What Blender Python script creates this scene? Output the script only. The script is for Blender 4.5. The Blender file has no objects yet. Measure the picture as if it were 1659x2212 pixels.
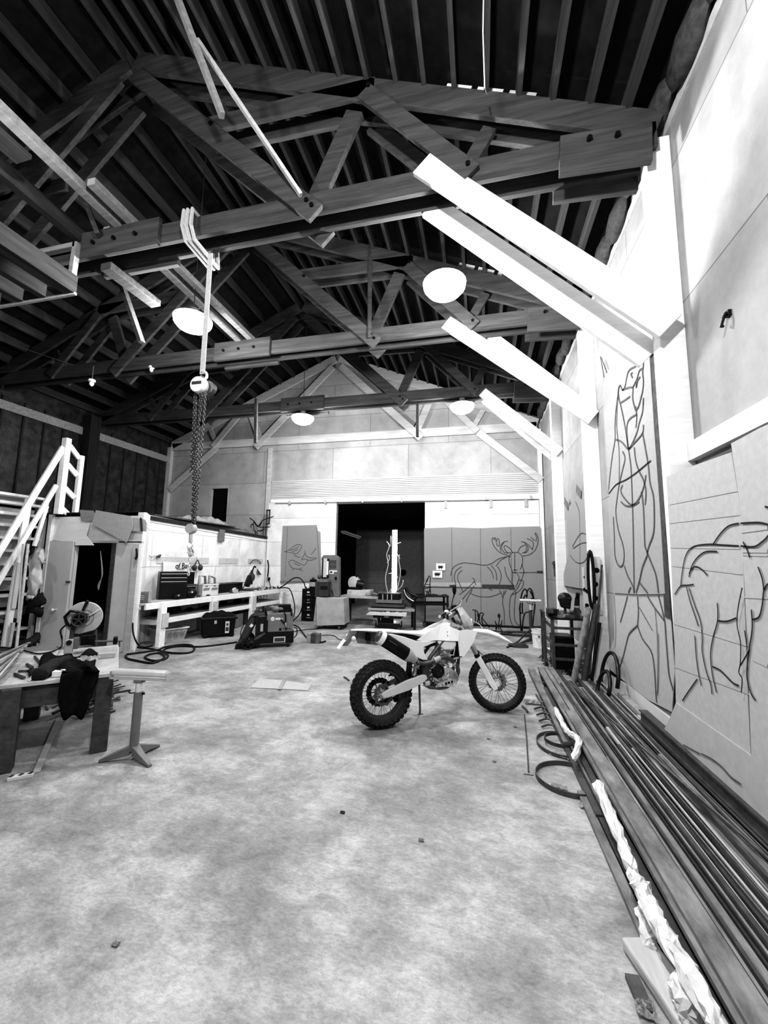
import bpy, bmesh, math, random
from mathutils import Matrix, Vector
V=Vector; R_=random.Random(7); PI=math.pi
LOOK='High Contrast'; SC=bpy.context.scene; COL=SC.collection
# ---------------------------------------------------------------- camera model (metres; the room is built around it)
CX,CY=829.5,1106.; FPX,YAW,PITCH,ROLL,CAMH=869.0,.2345,.1244,.0156,1.6
XR,XL,YD,ZE,XA,ZA=1.65,-10.1,11.16,5.45,-4.2,7.95
SL=(ZA-ZE)/(XR-XA)
def _basis():
    f0=V((-math.sin(YAW),math.cos(YAW),0)); r0=V((math.cos(YAW),math.sin(YAW),0)); u0=V((0,0,1))
    f=f0*math.cos(PITCH)+u0*math.sin(PITCH); u=-f0*math.sin(PITCH)+u0*math.cos(PITCH)
    return r0*math.cos(ROLL)+u*math.sin(ROLL), -r0*math.sin(ROLL)+u*math.cos(ROLL), f
CR,CU,CF=_basis()
def at(px,py,X=None,Y=None,Z=None):
    """measured point of the photograph -> the real point on the wall / floor plane it lies on"""
    d=CF+CR*((px-CX)/FPX)-CU*((py-CY)/FPX)
    t=X/d.x if X is not None else Y/d.y if Y is not None else (Z-CAMH)/d.z
    return V((d.x*t,d.y*t,CAMH+d.z*t))
def roofz(x): return ZA-SL*abs(x-XA)
# ---------------------------------------------------------------- materials
MATS={}
def mat(name,v,rough=.7,metal=0,var=.25,scale=6,bump=.1,v2=None,stretch=(1,1,1),emit=0,seed=0,detail=6):
    if name in MATS: return MATS[name]
    m=bpy.data.materials.new(name); m.use_nodes=True; nt=m.node_tree; N=nt.nodes; L=nt.links
    b=N['Principled BSDF']; b.inputs['Roughness'].default_value=rough; b.inputs['Metallic'].default_value=metal
    if 'Specular IOR Level' in b.inputs and metal==0: b.inputs['Specular IOR Level'].default_value=.3
    if emit:
        b.inputs['Base Color'].default_value=(v,v,v,1); b.inputs['Emission Color'].default_value=(1,1,1,1); b.inputs['Emission Strength'].default_value=emit
        MATS[name]=m; return m
    tc=N.new('ShaderNodeTexCoord'); mp=N.new('ShaderNodeMapping'); mp.inputs['Scale'].default_value=stretch; mp.inputs['Location'].default_value=(seed,seed*2,seed)
    L.new(tc.outputs['Object'],mp.inputs[0])
    no=N.new('ShaderNodeTexNoise'); no.inputs['Scale'].default_value=scale; no.inputs['Detail'].default_value=detail; no.inputs['Roughness'].default_value=.62
    L.new(mp.outputs[0],no.inputs['Vector'])
    rp=N.new('ShaderNodeValToRGB'); a=v*(1-var); c=v*(1+var) if v2 is None else v2
    rp.color_ramp.elements[0].position=.3; rp.color_ramp.elements[1].position=.7
    rp.color_ramp.elements[0].color=(a,a,a,1); rp.color_ramp.elements[1].color=(c,c,c,1)
    L.new(no.outputs['Fac'],rp.inputs[0]); L.new(rp.outputs[0],b.inputs['Base Color'])
    if bump:
        bp=N.new('ShaderNodeBump'); bp.inputs['Strength'].default_value=bump; bp.inputs['Distance'].default_value=.02
        L.new(no.outputs['Fac'],bp.inputs['Height']); L.new(bp.outputs[0],b.inputs['Normal'])
    MATS[name]=m; return m
def wood(name,v,var=.35,rough=.8,ax=0,sc=9,bump=.25):
    s=[1,1,1]; s[ax]=.08
    return mat(name,v,rough,0,var,sc*2,bump,stretch=tuple(s))
def floor_mat():
    m=mat('concrete',.3,.62,0,.3,2.2,.12); nt=m.node_tree; N=nt.nodes; L=nt.links; b=N['Principled BSDF']
    tc=[n for n in N if n.type=='TEX_COORD'][0]
    rp=[n for n in N if n.type=='VALTORGB'][0]
    def layer(scale,lo,hi,a,c,st=(1,1,1),rot=0,dist=0):
        mp=N.new('ShaderNodeMapping'); mp.inputs['Scale'].default_value=st; mp.inputs['Rotation'].default_value=(0,0,rot); L.new(tc.outputs['Object'],mp.inputs[0])
        no=N.new('ShaderNodeTexNoise'); no.inputs['Scale'].default_value=scale; no.inputs['Detail'].default_value=10; no.inputs['Roughness'].default_value=.72; no.inputs['Distortion'].default_value=dist
        L.new(mp.outputs[0],no.inputs['Vector']); r=N.new('ShaderNodeValToRGB'); r.color_ramp.elements[0].position=lo; r.color_ramp.elements[1].position=hi
        r.color_ramp.elements[0].color=(a,a,a,1); r.color_ramp.elements[1].color=(c,c,c,1); L.new(no.outputs['Fac'],r.inputs[0]); return r.outputs[0]
    cur=rp.outputs[0]
    rp.color_ramp.elements[0].color=(.27,.27,.27,1); rp.color_ramp.elements[1].color=(.46,.46,.46,1)
    for o in (layer(7,.32,.62,.74,1.1,(1,1.7,1),.5,.6),layer(38,.35,.65,.8,1.12,(1,2,1),.4),layer(150,.3,.7,.85,1.12),layer(1.1,.45,.6,.86,1.05),layer(3.1,.64,.7,1,.8,(1,1,1),0,2)):
        mx=N.new('ShaderNodeMixRGB'); mx.blend_type='MULTIPLY'; mx.inputs[0].default_value=1
        L.new(cur,mx.inputs[1]); L.new(o,mx.inputs[2]); cur=mx.outputs[0]
    L.new(cur,b.inputs['Base Color']); return m
def panel_mat(name,v,w,h,axes,mort=.3,off=.5,var=.06,dirt=.25,sq=1):
    """painted sheet panels with thin dark joints; axes = which object axes carry width / height"""
    m=mat(name,v,.75,0,var,3,.05); nt=m.node_tree; N=nt.nodes; L=nt.links; b=N['Principled BSDF']
    tc=[n for n in N if n.type=='TEX_COORD'][0]; rp=[n for n in N if n.type=='VALTORGB'][0]
    sp=N.new('ShaderNodeSeparateXYZ'); cb=N.new('ShaderNodeCombineXYZ'); L.new(tc.outputs['Object'],sp.inputs[0])
    L.new(sp.outputs[axes[0]],cb.inputs[0]); L.new(sp.outputs[axes[1]],cb.inputs[1])
    br=N.new('ShaderNodeTexBrick'); br.offset=off; br.inputs['Scale'].default_value=1; br.inputs['Brick Width'].default_value=w; br.inputs['Row Height'].default_value=h
    br.inputs['Mortar Size'].default_value=.006; br.inputs['Mortar Smooth'].default_value=.2; br.inputs['Color1'].default_value=(1,1,1,1); br.inputs['Color2'].default_value=(.86,.86,.86,1)
    br.inputs['Mortar'].default_value=(mort,mort,mort,1); L.new(cb.outputs[0],br.inputs['Vector'])
    no=N.new('ShaderNodeTexNoise'); no.inputs['Scale'].default_value=1.4; no.inputs['Detail'].default_value=9; no.inputs['Roughness'].default_value=.7; L.new(tc.outputs['Object'],no.inputs['Vector'])
    r2=N.new('ShaderNodeValToRGB'); r2.color_ramp.elements[0].position=.32; r2.color_ramp.elements[1].position=.6
    d=1-dirt; r2.color_ramp.elements[0].color=(d,d,d,1); r2.color_ramp.elements[1].color=(1,1,1,1); L.new(no.outputs['Fac'],r2.inputs[0])
    cur=rp.outputs[0]
    for o in (br.outputs['Color'],r2.outputs[0]):
        mx=N.new('ShaderNodeMixRGB'); mx.blend_type='MULTIPLY'; mx.inputs[0].default_value=1; L.new(cur,mx.inputs[1]); L.new(o,mx.inputs[2]); cur=mx.outputs[0]
    L.new(cur,b.inputs['Base Color']); return m
M=dict(
 floor=floor_mat(), wallR=panel_mat('painted_panels_right',.38,2.1,1.25,(1,2),.45),
 wallF=panel_mat('painted_panels_far',.48,2.3,1.0,(0,2),.4), wallB=panel_mat('painted_panels_bench',.88,1.5,.72,(1,2),.45,.35),
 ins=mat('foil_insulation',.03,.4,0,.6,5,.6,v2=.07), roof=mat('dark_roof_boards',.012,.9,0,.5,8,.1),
 dw=wood('dark_timber',.07,.4), dwy=wood('dark_timber_long',.062,.4,ax=1), dwz=wood('dark_timber_upright',.03,.4,ax=2),
 ww=wood('white_painted_timber',.8,.08,.6,bump=.08), ww2=wood('grey_white_timber',.52,.14,.7,bump=.08), mid=wood('mid_timber',.3,.25), pine=wood('pale_timber',.5,.2,ax=1),
 card3=mat('bright_cardboard',.42,.9,0,.08,22,.04), cardb=mat('banner_cardboard',.34,.9,0,.07,25,.04), card=mat('cardboard',.3,.9,0,.07,30,.04), card2=mat('pale_cardboard',.42,.9,0,.08,14,.04), ink=mat('charcoal_line',.02,.9,bump=0), inks=mat('soft_spray_line',.1,.9,bump=0),
 blk=mat('black_plastic',.008,.4,bump=0), blkm=mat('black_metal',.015,.35,.3,.3,20,.05), gun=mat('dark_steel',.1,.42,.4,.35,14,.1), stl=mat('mill_steel',.26,.5,.25,.5,13,.2,stretch=(1,.25,1)),
 stl2=mat('rusty_flat_steel',.2,.6,.15,.6,11,.3,stretch=(1,.35,1)), chrome=mat('bright_metal',.8,.25,.45,.1,10,0), alu=mat('cast_aluminium',.62,.35,.3,.75,45,.5),
 white=mat('white_plastic',.78,.38,0,.03,4,0), wht2=mat('off_white_plastic',.6,.45,0,.06,4,0), rub=mat('tyre_rubber',.035,.8,0,.4,25,.15), dkg=mat('dark_grey_paint',.06,.5,0,.2,10,.05),
 mg=mat('mid_grey_paint',.17,.5,0,.15,8,.05), lg=mat('light_grey_paint',.4,.5,0,.12,8,.05), cloth=mat('dark_cloth',.022,.95,0,.3,20,.4), wcloth=mat('pale_cloth',.6,.9,0,.25,7,.5),
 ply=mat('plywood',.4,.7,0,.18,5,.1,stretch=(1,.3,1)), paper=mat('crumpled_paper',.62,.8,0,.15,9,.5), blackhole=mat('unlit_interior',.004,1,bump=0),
 brass=mat('tan_tool_case',.14,.6,0,.3,12,.1), glow=mat('lamp_glow',1,emit=30), day=mat('daylight_outside',1,emit=7), glass=mat('clear_guard',.6,.1,0,.1,3,0), strap=mat('webbing',.45,.8,0,.15,40,.2))
# ---------------------------------------------------------------- mesh helpers
WM={}
class G:
    def __init__(s): s.b=bmesh.new()
    def box(s,c,d,rz=0,rot=None):
        m=Matrix.Translation(V(c))@(rot.to_4x4() if rot else Matrix.Rotation(rz,4,'Z'))@Matrix.Diagonal((d[0],d[1],d[2],1))
        bmesh.ops.create_cube(s.b,size=1,matrix=m); return s
    def bb(s,x0,x1,y0,y1,z0,z1): return s.box(((x0+x1)/2,(y0+y1)/2,(z0+z1)/2),(abs(x1-x0),abs(y1-y0),abs(z1-z0)))
    def beam(s,a,b,w,h,up=(0,0,1)):
        a=V(a);b=V(b);d=b-a;l=d.length;x=d.normalized();y=V(up).cross(x)
        if y.length<1e-5: y=V((0,1,0)).cross(x) if abs(x.y)<.9 else V((1,0,0)).cross(x)
        y.normalize();z=x.cross(y);r=Matrix((x,y,z)).transposed()
        return s.box((a+b)/2,(l,w,h),rot=r)
    def cyl(s,a,b,r0,r1=None,n=16):
        a=V(a);b=V(b);d=b-a;q=d.to_track_quat('Z','Y').to_matrix().to_4x4()
        bmesh.ops.create_cone(s.b,cap_ends=True,segments=n,radius1=r0,radius2=r0 if r1 is None else r1,depth=d.length,matrix=Matrix.Translation((a+b)/2)@q); return s
    def ball(s,c,r,n=14,sc=(1,1,1),rz=0):
        bmesh.ops.create_uvsphere(s.b,u_segments=n,v_segments=max(6,n*2//3),radius=1,matrix=Matrix.Translation(V(c))@Matrix.Rotation(rz,4,'Z')@Matrix.Diagonal((r*sc[0],r*sc[1],r*sc[2],1))); return s
    def tube(s,pts,r,n=7,closed=False):
        P=[V(p) for p in pts]; k=len(P); rings=[]; prev=None
        rr=r if isinstance(r,(list,tuple)) else [r]*k
        for i,p in enumerate(P):
            t=(P[(i+1)%k]-P[i-1]) if closed else (P[min(i+1,k-1)]-P[max(i-1,0)])
            t=t.normalized() if t.length>1e-9 else V((0,0,1))
            if prev is None: u=t.orthogonal().normalized()
            else:
                u=prev-t*prev.dot(t); u=u.normalized() if u.length>1e-6 else t.orthogonal().normalized()
            prev=u; w=t.cross(u)
            rings.append([s.b.verts.new(p+(u*math.cos(2*PI*j/n)+w*math.sin(2*PI*j/n))*rr[i]) for j in range(n)])
        for i in range(k if closed else k-1):
            A,B=rings[i],rings[(i+1)%k]
            for j in range(n): s.b.faces.new((A[j],A[(j+1)%n],B[(j+1)%n],B[j]))
        if not closed:
            s.b.faces.new(rings[0][::-1]); s.b.faces.new(rings[-1])
        return s
    def lathe(s,prof,c=(0,0,0),ax='Z',n=32,closed=False):
        c=V(c); rings=[]
        for r,t in prof:
            ring=[]
            for j in range(n):
                a=2*PI*j/n; p=(r*math.cos(a),r*math.sin(a),t)
                if ax=='Y': p=(p[0],t,p[1])
                if ax=='X': p=(t,p[0],p[1])
                ring.append(s.b.verts.new(c+V(p)))
            rings.append(ring)
        k=len(rings)
        for i in range(k if closed else k-1):
            A,B=rings[i],rings[(i+1)%k]
            for j in range(n): s.b.faces.new((A[j],A[(j+1)%n],B[(j+1)%n],B[j]))
        if not closed:
            for rg in (rings[0],rings[-1]):
                try: s.b.faces.new(rg)
                except ValueError: pass
        return s
    def prism(s,pts,off):
        off=V(off); A=[s.b.verts.new(V(p)) for p in pts]; B=[s.b.verts.new(V(p)+off) for p in pts]; k=len(A)
        s.b.faces.new(A); s.b.faces.new(B[::-1])
        for i in range(k): s.b.faces.new((A[i],B[i],B[(i+1)%k],A[(i+1)%k]))
        return s
    def loft(s,secs,cap=True):
        rings=[[s.b.verts.new(V(p)) for p in q] for q in secs]; n=len(rings[0])
        for A,B in zip(rings,rings[1:]):
            for j in range(n): s.b.faces.new((A[j],A[(j+1)%n],B[(j+1)%n],B[j]))
        if cap: s.b.faces.new(rings[0][::-1]); s.b.faces.new(rings[-1])
        return s
    def grid(s,fn,nu,nv,th=0):
        vs=[[s.b.verts.new(V(fn(i/nu,j/nv))) for j in range(nv+1)] for i in range(nu+1)]
        fs=[s.b.faces.new((vs[i][j],vs[i+1][j],vs[i+1][j+1],vs[i][j+1])) for i in range(nu) for j in range(nv)]
        if th: 
            g=bmesh.ops.solidify(s.b,geom=fs,thickness=th)
        return s
    def ribbon(s,pts,w,n,lift=.004):
        """flat stroke of width w lying on a plane with normal n"""
        n=V(n); P=[V(p)+n*lift for p in pts]; vs=[]
        for i,p in enumerate(P):
            t=(P[min(i+1,len(P)-1)]-P[max(i-1,0)]).normalized(); q=t.cross(n).normalized()*w/2
            vs.append((s.b.verts.new(p-q),s.b.verts.new(p+q)))
        for a,b in zip(vs,vs[1:]): s.b.faces.new((a[0],a[1],b[1],b[0]))
        return s
    def xf(s,m): s.b.transform(m); return s
    def fin(s,name,m,parent=None,local=False,smooth=False,bev=0,seg=2,sub=0):
        if isinstance(m,str): m=M[m]
        bmesh.ops.recalc_face_normals(s.b,faces=s.b.faces)
        if parent is not None and not local: s.b.transform(WM[parent.name].inverted())
        me=bpy.data.meshes.new(name); o=bpy.data.objects.new(name,me)
        if parent is None and not local:
            xs=[v.co for v in s.b.verts]; c=V((sum(v.x for v in xs)/len(xs),sum(v.y for v in xs)/len(xs),min(v.z for v in xs)))
            s.b.transform(Matrix.Translation(-c)); o.location=c
            WM[o.name]=Matrix.Translation(c)
        elif parent is not None: o.parent=parent; WM[o.name]=WM[parent.name]
        s.b.to_mesh(me); s.b.free(); me.materials.append(m)
        if smooth:
            for p in me.polygons: p.use_smooth=True
            if smooth!='all':
                try: me.set_sharp_from_angle(angle=math.radians(40))
                except Exception: pass
        COL.objects.link(o)
        if bev:
            md=o.modifiers.new('Bevel','BEVEL'); md.width=bev; md.segments=seg; md.limit_method='ANGLE'
        if sub:
            md=o.modifiers.new('Subdivision','SUBSURF'); md.levels=md.render_levels=sub
        return o
def tag(o,label=None,cat=None,group=None,kind=None):
    for k,v in (('label',label),('category',cat),('group',group),('kind',kind)):
        if v: o[k]=v
    return o
def thing(name,label,cat,loc=(0,0,0),rz=0,group=None,mat4=None):
    o=bpy.data.objects.new(name,None); COL.objects.link(o); o.empty_display_size=.1
    m=mat4 if mat4 is not None else Matrix.Translation(V(loc))@Matrix.Rotation(rz,4,'Z')
    o.matrix_world=m; o.location=m.to_translation(); o.rotation_euler=m.to_euler(); WM[o.name]=m.copy()
    return tag(o,label,cat,group)
def struct(name,g,m,parent=None,**k):
    o=g.fin(name,m,parent,**k)
    if parent is None: o['kind']='structure'
    return o
def dup(root,m,label=None,group=None):
    r=root.copy(); COL.objects.link(r)
    if isinstance(m,Matrix): r.location=m.to_translation(); r.rotation_euler=m.to_euler()
    else: r.location=V(m)
    if label: r['label']=label
    if group: r['group']=group
    for ch in list(root.children):
        c=ch.copy(); COL.objects.link(c); c.parent=r
        for gch in list(ch.children):
            d=gch.copy(); COL.objects.link(d); d.parent=c
    return r
def smoothpath(pts,k=5):
    P=[V(p) for p in pts]; out=[]
    for i in range(len(P)-1):
        a=P[max(i-1,0)];b=P[i];c=P[i+1];d=P[min(i+2,len(P)-1)]
        for j in range(k):
            t=j/k; out.append(.5*((2*b)+(c-a)*t+(2*a-5*b+4*c-d)*t*t+(3*b-a-3*c+d)*t**3))
    out.append(P[-1]); return out
# ---------------------------------------------------------------- camera, light
cam=bpy.data.cameras.new('camera'); co=bpy.data.objects.new('camera',cam); COL.objects.link(co); SC.camera=co
cam.sensor_fit='HORIZONTAL'; cam.sensor_width=36; cam.lens=FPX/1659*36; cam.clip_start=.05; cam.clip_end=200
co.matrix_world=Matrix(((CR.x,CU.x,-CF.x,0),(CR.y,CU.y,-CF.y,0),(CR.z,CU.z,-CF.z,CAMH),(0,0,0,1)))
w=bpy.data.worlds.new('world'); SC.world=w; w.use_nodes=True
w.node_tree.nodes['Background'].inputs[0].default_value=(.5,.5,.5,1); w.node_tree.nodes['Background'].inputs[1].default_value=.05
SC.view_settings.view_transform='Standard'; SC.view_settings.look=LOOK; SC.view_settings.exposure=0; SC.view_settings.gamma=1
SC.cycles.use_denoising=True; SC.cycles.max_bounces=7; SC.cycles.diffuse_bounces=4; SC.cycles.sample_clamp_indirect=4
LAMPS=[(-.35,.5,5.0,'above the near end of the right wall, out over the foreground'),(-3.95,.5,5.0,''),(-.376,4.56,5.0,'large glowing high bay lamp beside the long white knee brace'),(-3.93,4.56,5.0,'glowing high bay lamp beside the hoist sling'),
       (-4.05,8.5,5.0,'glowing lamp on a wire left of the far truss, over the sliding door'),(-.33,8.5,5.0,'glowing lamp below the right end of the third truss')]
for i,(x,y,z,lab) in enumerate(LAMPS):
    ld=bpy.data.lights.new('high_bay_light','POINT'); ld.energy=(420,185,260,200,200,205)[i]; ld.shadow_soft_size=.12
    lo=bpy.data.objects.new('high_bay_light',ld); COL.objects.link(lo); lo.location=(x,y,z-.32)
    if i<2: continue
    t=thing('high_bay_lamp',lab,'lamp',(x,y,z),group='high bay lamps')
    G().lathe([(.02,.16),(.06,.15),(.07,.08),(.15,.05),(.25,-.0),(.25,-.012),(.05,-.0)],(x,y,z),n=24).fin('lamp_housing','mg',t,smooth=True)
    G().lathe([(.26,-.014),(.25,-.07),(.2,-.13),(.12,-.17),(.02,-.18)],(x,y,z),n=24).fin('lamp_lens','glow',t,smooth='all')  # dome made oversized, so its shape takes in the lamp's blown-out glow
    G().cyl((x,y,z+.15),(x,y,roofz(x)-.02),.006,n=6).fin('suspension_wire','dkg',t)
# ================================================================ room shell
struct('floor',G().bb(-12,3,-4,17,-.1,0),'floor')
struct('wall_right',G().bb(XR,XR+.12,-4,YD,0,ZE+.35),'wallR')
g=G(); DX0,DX1,DZ=-4.1,-1.49,3.3
g.bb(XL,-8.4,YD,YD+.12,0,4.0); g.bb(-7.8,DX0,YD,YD+.12,0,4.0); g.bb(-8.4,-7.8,YD,YD+.12,0,2.8); g.bb(-8.4,-7.8,YD,YD+.12,3.87,4.0)
g.bb(DX1,XR+.1,YD,YD+.12,0,4.0); g.bb(DX0,DX1,YD,YD+.12,DZ,4.0)
g.prism([(XL,YD,4.0),(XR+.1,YD,4.0),(XR+.1,YD,ZE+.05),(XA,YD,ZA+.05),(XL,YD,ZE+.05)],(0,.12,0))
struct('wall_far',g,'wallF')
struct('wall_left',G().bb(XL-.12,XL,-4,YD+.1,0,ZE+.2),'ins')
struct('wall_near_bounce',G().bb(XL,XR,-4.1,-4,0,ZE+.2),'wallF')  # unseen wall behind the camera, added to bounce light onto the foreground
g=G()
for sx in (1,-1):
    xe=XR+.15 if sx>0 else XL-.15
    g.prism([(XA,-4.1,ZA+.2),(xe,-4.1,ZA+.2-SL*abs(xe-XA)),(xe,-4.1,ZA+.28-SL*abs(xe-XA)),(XA,-4.1,ZA+.28)],(0,YD+4.4,0))
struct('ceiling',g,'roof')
# window hole and doorway beyond
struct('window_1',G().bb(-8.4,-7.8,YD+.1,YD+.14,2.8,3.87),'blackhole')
g=G(); Y2=15.2
g.bb(-6.2,-6.1,YD+.12,Y2,0,3.4); g.bb(.4,.5,YD+.12,Y2,0,3.4)
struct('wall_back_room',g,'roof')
# far wall of the back room: two grey sliding panels with a slit of daylight between them
a=at(771,1145,Y=Y2); b=at(848,1143,Y=Y2); c=at(859,1143,Y=Y2); d=at(930,1143,Y=Y2)
struct('door_2',G().bb(a.x,b.x,Y2-.05,Y2,0,a.z).bb(a.x,b.x,Y2-.07,Y2,1.05,1.09).bb(a.x,b.x,Y2-.07,Y2,.8,.83).bb(a.x,b.x,Y2-.07,Y2,1.3,1.32),'mg')
g=G(); g.bb(c.x,.4,Y2-.05,Y2,0,a.z); struct('door_3',g,'mg')
h_=at(871,1237,Y=Y2-.06)
struct('trim_9',G().cyl((h_.x,Y2-.07,h_.z),(h_.x,Y2-.04,h_.z),.12,n=24),'blackhole')
struct('daylight_panel',G().bb(b.x,c.x,Y2+.02,Y2+.05,.2,a.z),'day')  # glowing panel added behind the door gap, standing in for daylight outside
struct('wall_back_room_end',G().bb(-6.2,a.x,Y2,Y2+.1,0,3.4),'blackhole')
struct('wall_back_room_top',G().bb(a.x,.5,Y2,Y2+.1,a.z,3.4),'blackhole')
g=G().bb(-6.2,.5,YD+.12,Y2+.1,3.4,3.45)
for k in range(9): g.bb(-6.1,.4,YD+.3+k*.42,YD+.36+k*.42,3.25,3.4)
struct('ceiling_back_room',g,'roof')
t=thing('fluorescent_fixture','long unlit strip light hanging in the dark back room','light',at(745,1150,Y=13.2))
p0=at(740,1148,Y=12.6); p1=at(776,1160,Y=13.8)
G().beam(p0,p1,.14,.06).fin('lamp_housing','lg',t); G().cyl(p0-V((0,0,.05)),p1-V((0,0,.05)),.02,n=8).fin('tube','wht2',t)
for q in (p0,p1): G().cyl(q,(q.x,q.y,3.24),.006,n=5).fin('suspension_wire','dkg',t)
# siding courses above the door, header, track
g=G()
for k in range(11): z=3.48+k*.052; g.prism([(-6.25,YD,z),(-6.25,YD-.035,z),(-6.25,YD-.012,z+.05),(-6.25,YD,z+.05)],(7.85,0,0))
struct('trim_1',g,'ww2')
struct('trim_2',G().bb(-6.25,1.6,YD-.05,YD,3.36,3.47),'ww')
t=thing('sliding_door_track','long white door track pipe above the dark doorway','door track',(-2.2,YD-.1,3.3))
G().cyl(at(596,1085,Y=YD-.1),at(1168,1076,Y=YD-.1),.026,n=10).fin('rail','ww',t,smooth=True)
for k in range(7): x=-5.6+k*1.15; G().bb(x,x+.05,YD-.14,YD,3.3,3.4).fin('bracket','lg',t)
d1=thing('door_1',None,None,(-.05,YD-.06,.04)); d1['kind']='structure'
G().bb(DX1+.02,1.52,YD-.09,YD-.02,.04,3.28).fin('door_leaf','wallB',d1)
for x in (-.9,.3,1.2): G().bb(x-.04,x+.04,YD-.12,YD-.09,3.1,3.3).fin('roller_hanger','lg',d1)
# far wall lower left part (bright panels between bench corner and doorway) and corner boards
struct('wall_far_lower',G().bb(-6.3,DX0,YD-.04,YD,0,3.36),'wallB')
struct('trim_3',G().bb(1.53,1.63,YD-.12,YD,0,5.2),'ww')
struct('trim_4',G().bb(XL,XL+.14,YD-.12,YD,2.4,5.3),'ww2')
struct('trim_5',G().bb(-6.42,-6.3,YD-.06,YD,2.2,5.1),'ww2')
# right wall: posts, rails, top plate
POSTY=(3.6,6.1,8.6)
for i,y in enumerate(POSTY):
    g=G().bb(1.46,1.65,y-.07,y+.07,0,5.32); o=g.fin('wall_post','ww',bev=.008)
    tag(o,('white wall post nearest the camera, carrying the largest knee brace','white wall post behind the bear banner, second from the camera','white wall post nearest the far corner on the right wall')[i],'post',kind='structure')
struct('trim_6',G().bb(XR-.02,XR,-4,YD,5.36,5.46),'ww2'); struct('trim_7',G().bb(1.59,1.65,.2,3.53,2.42,2.56),'ww')
struct('trim_8',G().bb(1.6,1.65,3.7,YD,.0,.28),'wht2')
g=G()
for k in range(26):
    y=-3+k*.55; g.ball((1.6,y,5.6+R_.uniform(-.05,.08)),.16,8,(.6,2,1.1))
tag(struct('wall_insulation_roll',g,'dw',smooth=True),kind='structure')
# left wall: dark posts, studs and plate
for y in (2.6,5.7,8.2):
    struct('wall_post_left',G().bb(XL,XL+.3,y-.14,y+.14,0,5.3),'dwz')
g=G()
for k in range(24):
    y=.4+k*.45; g.bb(XL,XL+.03,y-.02,y+.02,2.4,5.1)
struct('wall_studs',g,'dwz'); struct('trim_10',G().bb(XL,XL+.06,-3,YD,4.78,4.98),'mid')
# ================================================================ rafters running the length of the building
pur=None; n=0
for sx in (1,-1):
    for k in range(20):
        x=XA+sx*(.12+k*(.3 if sx>0 else .44))
        if x>XR-.05 or x<XL+.05: break
        z=roofz(x)+.085
        if pur is None:
            pur=G().bb(x-.024,x+.024,-4,YD,z-.085,z+.085).fin('roof_rafter','dwy')
            tag(pur,'long dark roof rafter running the length of the building','rafter','parallel dark roof rafters'); p0x=(x,z)
            pur.location=(x,pur.location.y,z-.085)
        else:
            o=pur.copy(); COL.objects.link(o); o.location=(x+R_.uniform(-.015,.015),pur.location.y,z-.085)
            tag(o,'long dark roof rafter running the length of the building','rafter','parallel dark roof rafters')
# ================================================================ trusses
def truss(Y,label,m,wm=None,full=True,th=.055):
    t=thing('roof_truss',label,'truss',(XA,Y,5.2)); wm=wm or m
    def pl(name,a,b,y,h,w=th,mm=None): return G().beam((a[0],y,a[1]),(b[0],y,b[1]),w,h).fin(name,mm or m,t,bev=.006)
    ys=(Y-.11,Y+.11) if full else (Y-.05,)
    for y in ys:
        pl('bottom_chord',(XL+.1,5.31),(XR-.12,5.29),y,.24)
        for s in (1,-1): pl('top_chord',(XA+.05*s,ZA-.12),(XA+s*5.75,roofz(XA+s*5.75)-.12),y,.26)
    yo=(Y-.17,Y+.17) if full else (Y-.11,)
    for y in yo:
        for s in (1,-1):
            pl('main_diagonal',(XA+.12*s,7.55),(XA+s*2.62,5.12),y,.21)
            pl('outer_diagonal',(XA+s*3.1,6.42),(XA+s*4.18,5.22),y,.18)
            if full: pl('collar',(XA+s*1.15,6.6),(XA+s*3.2,6.53),y+.06*(1 if y<Y else -1),.2)
    for s in (1,-1):
        pl('inner_web',(XA+s*2.95,6.42),(XA+s*2.5,5.38),Y-(0 if full else .06),.2,.07)
        pl('short_web',(XA+s*4.35,5.85),(XA+s*4.1,5.42),Y-(0 if full else .06),.14,.06)
    if full:
        for y in (Y-.16,Y+.16):
            pl('splice_plate',(.74,5.22),(XR-.18,5.18),y,.38 if y<Y else .3); pl('splice_plate',(-4.6,5.3),(-3.5,5.3),y,.34)
        for y in (Y-.2,):
            for x,z in [(-1.68,5.27),(-1.62,5.2),(-.06,5.3),(.98,5.3),(1.2,5.28),(-4.4,5.3),(-4.1,5.3),(-3.8,5.3),(-1.05,6.45),(-2.9,6.5)]:
                G().cyl((x,y-.02,z),(x,y+.02,z),.022,n=8).fin('bolt','blkm',t)
    return t
truss(3.6,'dark timber roof truss nearest the camera, carrying the chain hoist',M['dw'])
truss(6.1,'second dark timber roof truss from the camera, behind the hoist',M['dw'])
truss(8.6,'third dark timber roof truss, in front of the painted gable',M['dw'])
truss(YD-.02,'painted pale timber truss lying flat on the far gable wall',M['ww2'],full=False)
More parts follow.
